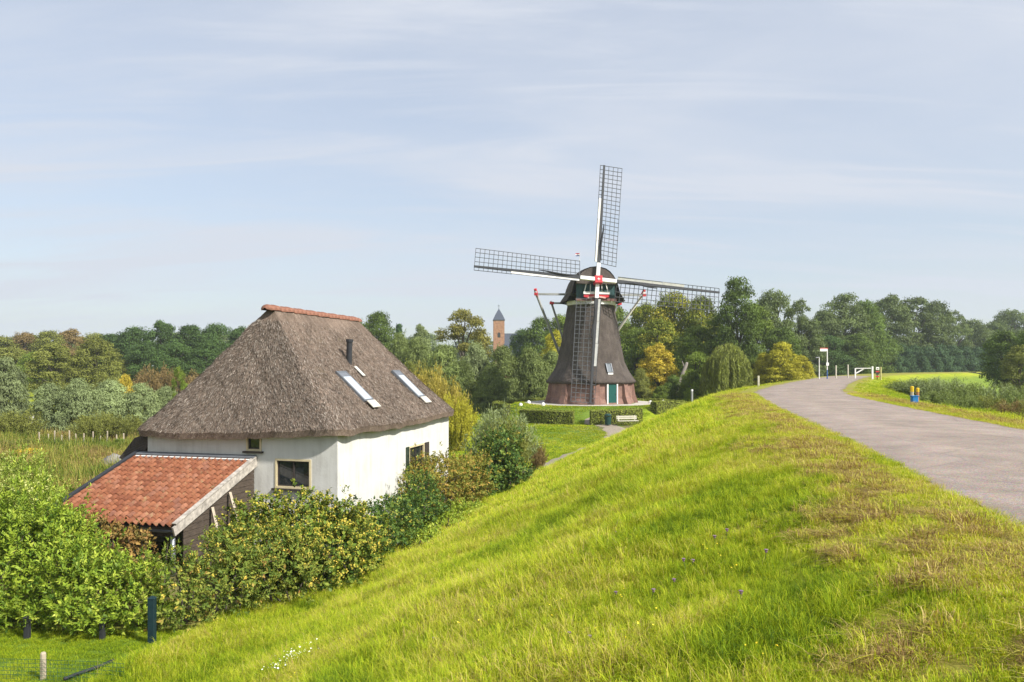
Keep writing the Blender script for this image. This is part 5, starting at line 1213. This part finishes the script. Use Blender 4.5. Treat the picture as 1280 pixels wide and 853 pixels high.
# ------------------------------------------------------------------ clipped hedges round the mill
B_HEDGE = foliage('clipped_hedge_leaves', [(0, (.050, .055, .018)), (.45, (.10, .115, .022)), (.8, (.17, .19, .03)), (1, (.26, .27, .05))], .2)
def hedge(label, pts, w, h, seed, group=None):
    g = np.random.default_rng(seed); path = catmull(pts, 10) if len(pts) > 2 else np.linspace(pts[0], pts[1], 12)
    seg = np.linalg.norm(np.diff(path, axis=0), axis=1); Ltot = seg.sum(); n = int(Ltot*(w+2*h)*260); cum = np.concatenate([[0], np.cumsum(seg)])
    s = g.uniform(0, Ltot, n); i = np.clip(np.searchsorted(cum, s)-1, 0, len(seg)-1); t = (s-cum[i])/seg[i]; p = path[i]+(path[i+1]-path[i])*t[:, None]; tg = unit(path[i+1]-path[i]); nr = np.stack([tg[:, 1], -tg[:, 0]], 1)
    f = g.uniform(0, w+2*h, n); off = np.where(f < h, -w/2, np.where(f > h+w, w/2, f-h-w/2)); z = np.where(f < h, f, np.where(f > h+w, f-h-w, h)); z = z+g.normal(0, .03, n); off = off+g.normal(0, .03, n)
    gz = height(p[:, 0], p[:, 1])
    P = np.stack([p[:, 0]+nr[:, 0]*off, p[:, 1]+nr[:, 1]*off, gz+np.maximum(z, .02)], 1)
    dn = np.stack([nr[:, 0]*np.sign(off)*(np.abs(off) > w*.45), nr[:, 1]*np.sign(off)*(np.abs(off) > w*.45), (z > h*.93)*1.0], 1)
    mid = path[len(path)//2]; o = thing('clipped_hedge', label, 'hedge', (mid[0], mid[1], hz(*mid)), group); of = np.array(OFF[o.name])
    # end faces
    for e, sg in ((0, -1), (-1, 1)):
        k = int(w*h*260); a = g.uniform(-w/2, w/2, k); zz_ = g.uniform(0, h, k); q = path[e]; tt_ = unit((path[1]-path[0] if e == 0 else path[-1]-path[-2])[None])[0]; nn_ = np.array((tt_[1], -tt_[0]))
        P = np.concatenate([P, np.stack([q[0]+nn_[0]*a, q[1]+nn_[1]*a, hz(*q)+zz_], 1)]); dn = np.concatenate([dn, np.tile((tt_[0]*sg, tt_[1]*sg, 0), (k, 1))])
    n = len(P); l = g.uniform(.08, .17, n)
    link_mesh('foliage', leaves('foliage', P-of, dn+g.normal(0, .45, (n, 3)), g.normal(0, 1, (n, 3)), l, l*.65, np.clip(g.normal(.5, .2, n), 0, 1), B_HEDGE), o)['kind'] = 'stuff'
    m = MB(); loops = []
    for j in range(len(path)):
        tj = unit((path[min(j+1, len(path)-1)]-path[max(j-1, 0)])[None])[0]; nj = np.array((tj[1], -tj[0])); zj = hz(*path[j])
        loops.append([(path[j][0]+nj[0]*a, path[j][1]+nj[1]*a, zj+b) for a, b in ((-w/2+.05, -.1), (w/2-.05, -.1), (w/2-.05, h-.06), (-w/2+.05, h-.06))])
    m.loft(loops, cap0=True, cap1=True); m.build('twig_core', simple('twiggy_core', (.045, .045, .018), .9, .4, 12), o)
    return o
def arc(r, a0, a1, n=7): return [(mx+r*math.sin(R(a)), my-r*math.cos(R(a))) for a in np.linspace(a0, a1, n)]
hedge('clipped hedge block on the mound slope left of the lane gap', [(1.0,77.8),(3.4,75.8),(5.75,75.0)], .9, 1.3, 1)
hedge('clipped hedge block behind the white bench', [(7.35,75.0),(9.7,75.1),(12.2,76.3)], .9, 1.35, 2)
hedge('short clipped hedge at the dike side of the mill mound', [(13.9,78.6),(16.2,80.6),(17.6,82.8)], .8, 1.1, 3)
hedge('long curved clipped hedge behind the windmill', arc(10.2, -62, -266, 16), .8, 1.3, 4)
# ------------------------------------------------------------------ white stones round the mill
ms = MB()
for px, v in ((651,505), (661,504.5), (679,506), (813,503), (829,503.5)):
    Y = {651: 82.5, 661: 84.5, 679: 80.3, 813: 84.5, 829: 86.0}[px]; x = U_(px)*Y; z0 = hz(x, Y)
    m = MB(); loops = []
    for r_, z_ in ((.20, -.1), (.20, .06), (.18, .20), (.11, .28), (.02, .31)): loops.append([(x+r_*(1+.08*math.sin(k*2.3+px))*math.cos(k*math.pi/5), Y+r_*math.sin(k*math.pi/5), z0+z_) for k in range(10)])
    m.loft(loops); o = m.build('guard_stone', M_WHITEPAINT, None, (x, Y, z0), smooth=True); tag(o, 'small white painted guard stone on the paving round the windmill', 'stone', 'white stones round the windmill')
# ------------------------------------------------------------------ bench and bin
bxx, byy = 10.65, 73.9; bz = hz(bxx, byy); ang = R(14); bd_ = np.array((math.cos(ang), math.sin(ang), 0)); bf_ = np.array((bd_[1], -bd_[0], 0))
bench = thing('park_bench', 'pale wooden park bench in front of the clipped hedge', 'bench', (bxx, byy, bz))
bp = lambda a, f, z: np.array((bxx, byy, bz))+bd_*a+bf_*f+np.array((0, 0, z))
M_BENCH = simple('pale_bench_wood', (.50, .47, .38), .7, .15, 6)
for f in (-.05, .12, .29): MB().beam(bp(-1.0, f, .45), bp(1.0, f, .45), .14, .05).build('seat_slat', M_BENCH, bench)
for z, f in ((.66, -.17), (.83, -.21)): MB().beam(bp(-1.0, f, z), bp(1.0, f, z), .045, .14).build('back_slat', M_BENCH, bench)
for a in (-.8, .8):
    for f in (-.1, .3): MB().beam(bp(a, f, -.05), bp(a, f, .43), .09, .09).build('leg', M_BENCH, bench)
    MB().beam(bp(a, -.12, .42), bp(a, -.22, .92), .08, .06).build('back_support', M_BENCH, bench)
nx_b, ny_b = 8.85, 73.8; nz_b = hz(nx_b, ny_b)
bin_ = thing('litter_bin', 'dark green litter bin beside the white bench', 'bin', (nx_b, ny_b, nz_b))
M_BIN = simple('dark_green_bin', (.012, .045, .038), .5, .2, 5)
m = MB(); cyl = lambda r, z: [(nx_b+r*math.cos(k*math.pi/6), ny_b+r*math.sin(k*math.pi/6), nz_b+z) for k in range(12)]
m.loft([cyl(.28, .12), cyl(.31, .85), cyl(.27, .85), cyl(.24, .3)], cap0=True, cap1=True); m.build('body', M_BIN, bin_)
m = MB(); m.loft([cyl(.33, .93), cyl(.34, .98), cyl(.22, 1.10), cyl(.03, 1.14)], cap0=True); m.build('lid', M_BIN, bin_)
m = MB(); m.tube([(nx_b, ny_b, nz_b-.1), (nx_b, ny_b, nz_b+.13)], .05, 8); m.build('foot', M_BLACK, bin_)
m = MB()
for k in (0, 4, 8): m.tube([(nx_b+.27*math.cos(k*math.pi/6), ny_b+.27*math.sin(k*math.pi/6), nz_b+.8), (nx_b+.30*math.cos(k*math.pi/6), ny_b+.30*math.sin(k*math.pi/6), nz_b+.95)], .02, 5)
m.build('lid_stays', M_BLACK, bin_)

# ------------------------------------------------------------------ posts, signs and gate along the road
def post(name, label, px, Y, top, w, m_, cat='post', group=None, cap=None, capz=.18):
    x = U_(px)*Y; z0 = hz(x, Y); z1 = zat(Y, top)
    o = thing(name, label, cat, (x, Y, z0), group)
    mbp = MB(); mbp.tube([(x, Y, z0-.2), (x, Y, z1-(capz if cap else .02)), (x, Y, z1-(capz if cap else 0))], [w, w*.97, w*.75 if not cap else w*.97], 8); mbp.build('shaft', m_, o)
    if cap: MB().tube([(x, Y, z1-capz), (x, Y, z1-.03), (x, Y, z1)], [w*1.04, w*1.04, w*.7], 8).build('top', cap, o)
    return o
M_CREAMPOST = simple('cream_post', (.58, .54, .42), .7, .15, 5)
M_YELLOW = simple('yellow_paint', (.68, .44, .02), .5, .12, 5); M_BLUE = simple('blue_plastic', (.02, .17, .42), .45, .12, 4); M_ORANGEWOOD = simple('orange_brown_wood', (.36, .17, .08), .7, .2, 5)
post('marker_post', 'pale wooden post with bright yellow top beside the blue box', 1140, 35.0, 483, .075, simple('pale_marker_wood', (.52, .44, .28), .7, .2), cap=M_YELLOW, capz=.24)
post('marker_post', 'orange brown post with yellow top behind the blue box', 1147, 35.5, 485, .07, M_ORANGEWOOD, cap=M_YELLOW, capz=.18)
bxp = U_(1143)*34.7; bzp = hz(bxp, 34.7); ztp = zat(34.7, 496)
ub = thing('blue_box', 'small blue utility box between the yellow topped posts', 'utility box', (bxp, 34.7, bzp))
MB().box((bxp, 34.7, (bzp+ztp)/2-.1), (.27, .2, ztp-bzp+.2)).build('body', M_BLUE, ub, bevel=.03); MB().box((bxp, 34.7, ztp+.02), (.31, .24, .05)).build('lid', M_BLUE, ub, bevel=.015)
post('boundary_post', 'thin pale post at the grass edge beside the weeping willow', 948, 62, 470, .08, M_CREAMPOST)
post('boundary_post', 'short grey post on the dike shoulder right of the windmill', 865, 66, 487, .09, M_GREYPOLE, cap=M_WHITEPAINT, capz=.15)
post('road_post', 'slim pale road marker post at the far verge', 1045, 98, 457, .09, M_CREAMPOST, group='pale road marker posts')
post('road_post', 'slim pale road marker post at the far verge', 1060, 100, 456, .09, M_CREAMPOST, group='pale road marker posts')
# finger post
Y = 92.0; x = U_(1034)*Y; z0 = hz(x, Y)
fp_ = thing('finger_post', 'blue and white finger post with a direction board at the road end', 'signpost', (x, Y, z0))
zt1 = zat(Y, 437); MB().tube([(x, Y, z0-.2), (x, Y, z0+1.1)], .07, 8).build('lower_pole', simple('blue_pole_paint', (.05, .12, .32), .5), fp_); MB().tube([(x, Y, z0+1.1), (x, Y, zt1+.1)], .065, 8).build('pole', M_WHITEPAINT, fp_)
m = MB(); m.hexa([(x-.85, Y-.12, zt1-.22), (x-.05, Y-.10, zt1-.22), (x-.05, Y-.06, zt1-.22), (x-.85, Y-.08, zt1-.22), (x-.85, Y-.12, zt1+.08), (x-.05, Y-.10, zt1+.08), (x-.05, Y-.06, zt1+.08), (x-.85, Y-.08, zt1+.08)]); m.build('direction_board', M_WHITEPAINT, fp_)
m = MB(); m.hexa([(x-.86, Y-.125, zt1+.09), (x+.06, Y-.105, zt1+.09), (x+.06, Y-.055, zt1+.09), (x-.86, Y-.075, zt1+.09), (x-.86, Y-.125, zt1+.17), (x+.06, Y-.105, zt1+.17), (x+.06, Y-.055, zt1+.17), (x-.86, Y-.075, zt1+.17)]); m.build('board_top', M_RED, fp_)
MB().box((x, Y-.10, z0+1.75), (.30, .04, .36)).build('small_sign', M_WHITEPAINT, fp_)
# lamp post
Y = 93.0; x = U_(1024)*Y; z0 = hz(x, Y); zt1 = zat(Y, 448)
lp_ = thing('lamp_post', 'short white lamp post beside the finger post', 'lamp post', (x, Y, z0))
MB().tube([(x, Y, z0-.2), (x, Y, zt1), (x-.08, Y, zt1+.08)], [.07, .05, .04], 8).build('pole', M_WHITEPAINT, lp_); MB().hexa([(x-.42, Y-.1, zt1+.02), (x+.02, Y-.1, zt1+.06), (x+.02, Y+.1, zt1+.06), (x-.42, Y+.1, zt1+.02), (x-.40, Y-.08, zt1+.10), (x+.02, Y-.08, zt1+.16), (x+.02, Y+.08, zt1+.16), (x-.40, Y+.08, zt1+.10)]).build('lamp_head', M_GREYPOLE, lp_)
# white barrier
Y = 97.0; xa, xb = U_(1071)*Y, U_(1090.5)*Y; z0 = hz(xb, Y); zt1 = zat(Y, 459.5)
gt = thing('barrier_gate', 'white wooden barrier with diagonal brace at the end of the road', 'gate', (xb, Y, z0))
MB().box((xb, Y, (z0+zt1)/2), (.18, .18, zt1-z0+.25)).build('gate_post', M_WHITEPAINT, gt); MB().beam((xb-.13, Y, zt1-.10), (xa, Y+.3, zt1-.12), .08, .11).build('bar', M_WHITEPAINT, gt)
MB().beam((xa, Y+.25, zt1-.72), (xa+.95, Y+.2, zt1-.16), .08, .13).build('brace', M_WHITEPAINT, gt); MB().box((xa-.06, Y+.3, (z0+zt1)/2-.15), (.13, .13, zt1-z0+.1)).build('end_post', M_WHITEPAINT, gt)
# sign with dark base
Y = 98.0; x = U_(1096.5)*Y; z0 = hz(x, Y)
sg_ = thing('road_sign', 'small white sign on a dark striped post next to the barrier', 'sign', (x, Y, z0))
MB().tube([(x, Y, z0-.2), (x, Y, z0+1.35)], .06, 8).build('pole', M_BLACK, sg_)
for k in range(3): MB().box((x, Y-.08, z0+.35+.3*k), (.42, .05, .14)).build('stripe', (M_RED, M_BLACK, M_RED)[k], sg_)
MB().box((x, Y-.09, z0+1.32), (.40, .05, .34)).build('plate', M_WHITEPAINT, sg_, bevel=.02); MB().box((x, Y-.12, z0+1.30), (.20, .02, .10)).build('symbol', M_BLACK, sg_)
post('boundary_post', 'thick yellowish post right of the small striped sign', 1101, 98.5, 459, .10, simple('yellowish_post', (.50, .44, .20), .7))
# steps running down the far bank
sp0 = np.array((1210, 463)); Yd = 176.0
x0 = U_(1207)*Yd; 
best = min(((abs(float(lateral([x0+t*.4], [Yd-t])[0])-4.0), t) for t in np.linspace(-30, 40, 141)))
st_ = thing('bank_steps', 'dark stepped path running down the far grass dike', 'steps', (x0+best[1]*.4, Yd-best[1], 4.4))
for k in range(14):
    t = best[1]+k*.75; xx, yy = x0+t*.4+k*.25, Yd-t; zz_ = hz(xx, yy); MB().box((xx, yy, zz_+.02), (1.5, .62, .22), rz=-.35).build('step', simple('dark_step', (.055, .055, .04), .9) if k == 0 else bpy.data.materials['dark_step'], st_)
# leaning bare trunk among the shrubs right of the mill
a = np.array((U_(837)*97, 97, 1.2)); b = np.array((U_(858)*98, 98, zat(98, 456)))
m = MB(); m.tube([a-np.array((.8,0,1.4)), lerp(a, b, .4), b, b+(b-a)*.05], [.34, .28, .20, .14], 8)
for t_, q_ in ((.7, (.7, .2, .9)), (.9, (-.3, .1, 1.0))): p_ = lerp(a, b, t_); m.tube([p_, p_+np.array(q_)], [.10, .03], 5)
o = m.build('fallen_tree', simple('bleached_trunk', (.22, .19, .16), .8, .3, 5, sc=(1, 1, .4)), None, tuple(a-np.array((.8,0,1.2))), smooth=True); tag(o, 'bleached grey tree trunk leaning among the dark layered shrubs', 'tree trunk')

# ------------------------------------------------------------------ left meadow and garden details
for i, px in enumerate((49, 60, 68, 77, 87, 95, 105, 116, 125, 134, 146, 155)):
    Y = 62+.15*math.sin(i*2.1); x = U_(px)*Y; z0 = hz(x, Y); h_ = 1.25+.18*math.sin(i*3.7)
    m = MB(); m.tube([(x, Y, z0-.2), (x+.03*math.sin(i), Y, z0+h_-.04), (x+.03*math.sin(i), Y, z0+h_)], [.065, .055, .03], 7)
    o = m.build('fence_stake', M_PALEWOOD, None, (x, Y, z0)); tag(o, 'weathered wooden stake in the row along the willow thicket', 'fence stake', 'stakes along the willow thicket')
Y = 70; x = U_(37)*Y; z0 = hz(x, Y)
nb_ = thing('nest_box', 'small white and dark box on a post before the willows', 'box', (x, Y, z0))
MB().tube([(x, Y, z0-.2), (x, Y, z0+1.4)], .06, 7).build('post', M_GREYWOOD, nb_); MB().box((x, Y-.02, z0+1.75), (.55, .4, .75)).build('body', M_WHITEPAINT, nb_); MB().box((x, Y-.24, z0+1.65), (.30, .05, .42)).build('front_panel', M_BLACK, nb_); MB().box((x, Y, z0+2.16), (.70, .55, .06)).build('roof', M_BLACK, nb_)
# boulder
Y = 50.0; x = U_(143)*Y; z0 = hz(x, Y); gb = np.random.default_rng(3); loops = []
for t in np.linspace(0, 1, 8):
    rr_ = .75*math.sqrt(max(0.001, 1-(t*.98)**2.2)); loops.append([(x+rr_*(1+.14*math.sin(k*1.7+t*3))*math.cos(k*math.pi/8)*1.2, Y+rr_*(1+.1*math.sin(k*2.3))*math.sin(k*math.pi/8)*.8, z0-.2+t*1.1+.06*gb.normal()) for k in range(16)])
m = MB(); m.loft(loops, cap1=True); o = m.build('boulder', simple('grey_stone', (.24, .22, .20), .9, .35, 3, bstr=.6), None, (x, Y, z0), smooth=True); tag(o, 'rounded grey boulder in the meadow beside the thatched eave', 'boulder')
# blue green fence posts in the hedge
M_TEAL = simple('blue_green_paint', (.008, .026, .032), .55, .2, 5)
def sq_post(px, Y, top, w, m_, label, nm='fence_post'):
    x = U_(px)*Y; z0 = hz(x, Y); z1 = zat(Y, top); o = thing(nm, label, 'post', (x, Y, z0))
    MB().box((x, Y, (z0+z1)/2-.1), (w, w, z1-z0+.2)).build('shaft', m_, o, bevel=.01)
    MB().loft([[(x-w*.6, Y-w*.6, z1), (x+w*.6, Y-w*.6, z1), (x+w*.6, Y+w*.6, z1), (x-w*.6, Y+w*.6, z1)], [(x-w*.05, Y-w*.05, z1+.06), (x+w*.05, Y-w*.05, z1+.06), (x+w*.05, Y+w*.05, z1+.06), (x-w*.05, Y+w*.05, z1+.06)]], cap0=True, cap1=True).build('cap', m_, o)
    return o
sq_post(190, 18.5, 748, .15, M_TEAL, 'dark blue green square fence post at the brownish bush')
sq_post(34, 18.8, 772, .12, M_BLACK, 'dark square post under the laurel hedge')
sq_post(128, 18.8, 775, .11, M_BLACK, 'black square post between laurel and blue green post')
# low wire fence with a wooden stake across the corner lawn
x, Y = U_(54)*16.4, 16.4; z0 = hz(x, Y)
wf = thing('wire_fence', 'low green wire mesh fence with one round wooden stake', 'fence', (x, Y, z0))
MB().tube([(x, Y, z0-.3), (x, Y, z0+.52), (x, Y, z0+.55)], [.06, .055, .04], 9).build('stake', M_PALEWOOD, wf)
fx = lambda s: (x-2.6+s*4.4, Y+.25-s*.55)
m = MB(); M_WIRE = simple('green_wire', (.03, .09, .05), .5)
for j in range(6):
    pts_ = [(fx(s)[0], fx(s)[1], hz(*fx(s))+.03+j*.08) for s in np.linspace(0, 1, 9)]; m.tube(pts_, .004, 4, False)
for s in np.linspace(0, 1, 56): q = fx(s); zq = hz(*q); m.tube([(q[0], q[1], zq), (q[0], q[1], zq+.44)], .003, 4, False)
m.build('wire_mesh', M_WIRE, wf)
q0 = U_(88)*16.2, 16.2; m = MB(); m.tube([(U_(u)*yy, yy, hz(U_(u)*yy, yy)+.08) for u, yy in ((80, 16.2), (95, 16.45), (112, 16.7), (128, 16.95), (142, 17.2))], .035, 8)
o = m.build('pipe', M_BLACK, None, (U_(112)*16.7, 16.7, hz(U_(112)*16.7, 16.7)), smooth=True); tag(o, 'black pipe lying in the grass at the corner of the hedge', 'pipe')
# leaning stake by the ivy hedge
x, Y = U_(492)*29.0, 29.0; z0 = hz(x, Y); m = MB(); m.beam((x+.2, Y, z0-.1), (x-.28, Y+.1, z0+.75), .07, .05); o = m.build('leaning_stake', M_PALEWOOD, None, (x, Y, z0)); tag(o, 'pale wooden stake leaning against the ivy hedge', 'stake')

# ------------------------------------------------------------------ wild flowers on the slope
M_PURPLE = simple('purple_petals', (.20, .12, .18), .7, .25, 30); M_STEM = simple('flower_stem', (.09, .12, .03), .7, .2, 10)
rf = random.Random(12)
for px, v in ((737,674), (682,705), (906,664), (893,674), (866,700), (860,707), (840,725), (812,738), (732,795), (765,742), (712,790), (955,690), (690,668), (598,715), (770,668), (925,742), (640,755), (540,800)):
    # where the line of sight meets the slope
    Yq = 5.0
    for _ in range(400):
        xq = U_(px)*Yq; 
        if zat(Yq, v) <= hz(xq, Yq)+.15: break
        Yq += .06
    z0 = hz(xq, Yq); h_ = rf.uniform(.12, .19)
    o = thing('knapweed', 'purple knapweed flower head on a thin stem in the long grass', 'flower', (xq, Yq, z0), 'purple flowers on the slope')
    tip = (xq+rf.uniform(-.05, .05), Yq+rf.uniform(-.05, .05), z0+h_)
    MB().tube([(xq, Yq, z0-.03), tip], [.005, .004], 5).build('stem', M_STEM, o)
    m = MB(); lo3 = []
    for r_, z_ in ((.006, -.010), (.012, 0), (.010, .010), (.021, .024), (.014, .029), (.003, .027)): lo3.append([(tip[0]+r_*(1+.25*(k % 2))*math.cos(k*math.pi/6), tip[1]+r_*(1+.25*(k % 2))*math.sin(k*math.pi/6), tip[2]+z_) for k in range(12)])
    m.loft(lo3, cap0=True, cap1=True); m.build('flower_head', M_PURPLE, o)
M_YFL = foliage('yellow_petals', [(0, (.50, .36, .02)), (1, (.72, .58, .05))], .2)
g = np.random.default_rng(77); n = 170; yy = 5+50*g.uniform(0, 1, n)**1.2; xx = yy*g.uniform(-.35, .45, n); d = lateral(xx, yy); k = (d > -15) & (d < -5) & (vnoise(xx, yy, 2.2, 61) > .52); xx, yy = xx[k], yy[k]
xx = np.repeat(xx, 5)+g.normal(0, .10, len(xx)*5); yy = np.repeat(yy, 5)+g.normal(0, .10, len(yy)*5); n = len(xx)
P = np.stack([xx, yy, height(xx, yy)+g.uniform(.12, .30, n)], 1); l = g.uniform(.012, .030, n)
o = link_mesh('yellow_wildflowers', leaves('yellow_wildflowers', P, g.normal(0, .4, (n, 3))+np.array((0, 0, 1)), g.normal(0, 1, (n, 3)), l, l*.9, g.uniform(0, 1, n), M_YFL)); o['kind'] = 'stuff'; tag(o, 'scattered small yellow wild flowers in the long grass', 'flowers')
M_WFL = foliage('white_petals', [(0, (.60, .60, .55)), (1, (.75, .75, .72))], .2)
n = 90; cx_, cy_ = U_(362)*14.4, 14.4; xx = cx_+g.normal(0, .22, n); yy = cy_+g.normal(0, .25, n); P = np.stack([xx, yy, height(xx, yy)+g.uniform(.15, .32, n)], 1); l = g.uniform(.02, .05, n)
o = link_mesh('white_yarrow', leaves('white_yarrow', P, g.normal(0, .3, (n, 3))+np.array((0, 0, 1)), g.normal(0, 1, (n, 3)), l, l, g.uniform(0, 1, n), M_WFL)); o['kind'] = 'stuff'; tag(o, 'small patch of white flowers low on the grass slope', 'flowers')

# ------------------------------------------------------------------ haze
HZ_D = 0.00028
if HZ_D > 0:
    hm, t, o = mat('thin_haze'); pv = N('ShaderNodeVolumePrincipled', t); pv.inputs['Color'].default_value = (.80, .87, .96, 1); pv.inputs['Density'].default_value = HZ_D; pv.inputs['Anisotropy'].default_value = .2
    t.links.new(pv.outputs[0], o.inputs['Volume'])
    hb = MB().box((0, 1300, 24), (6400, 4400, 50)).build('haze', hm); hb['kind'] = 'stuff'; tag(hb, 'thin pale air haze over the whole polder', 'haze')
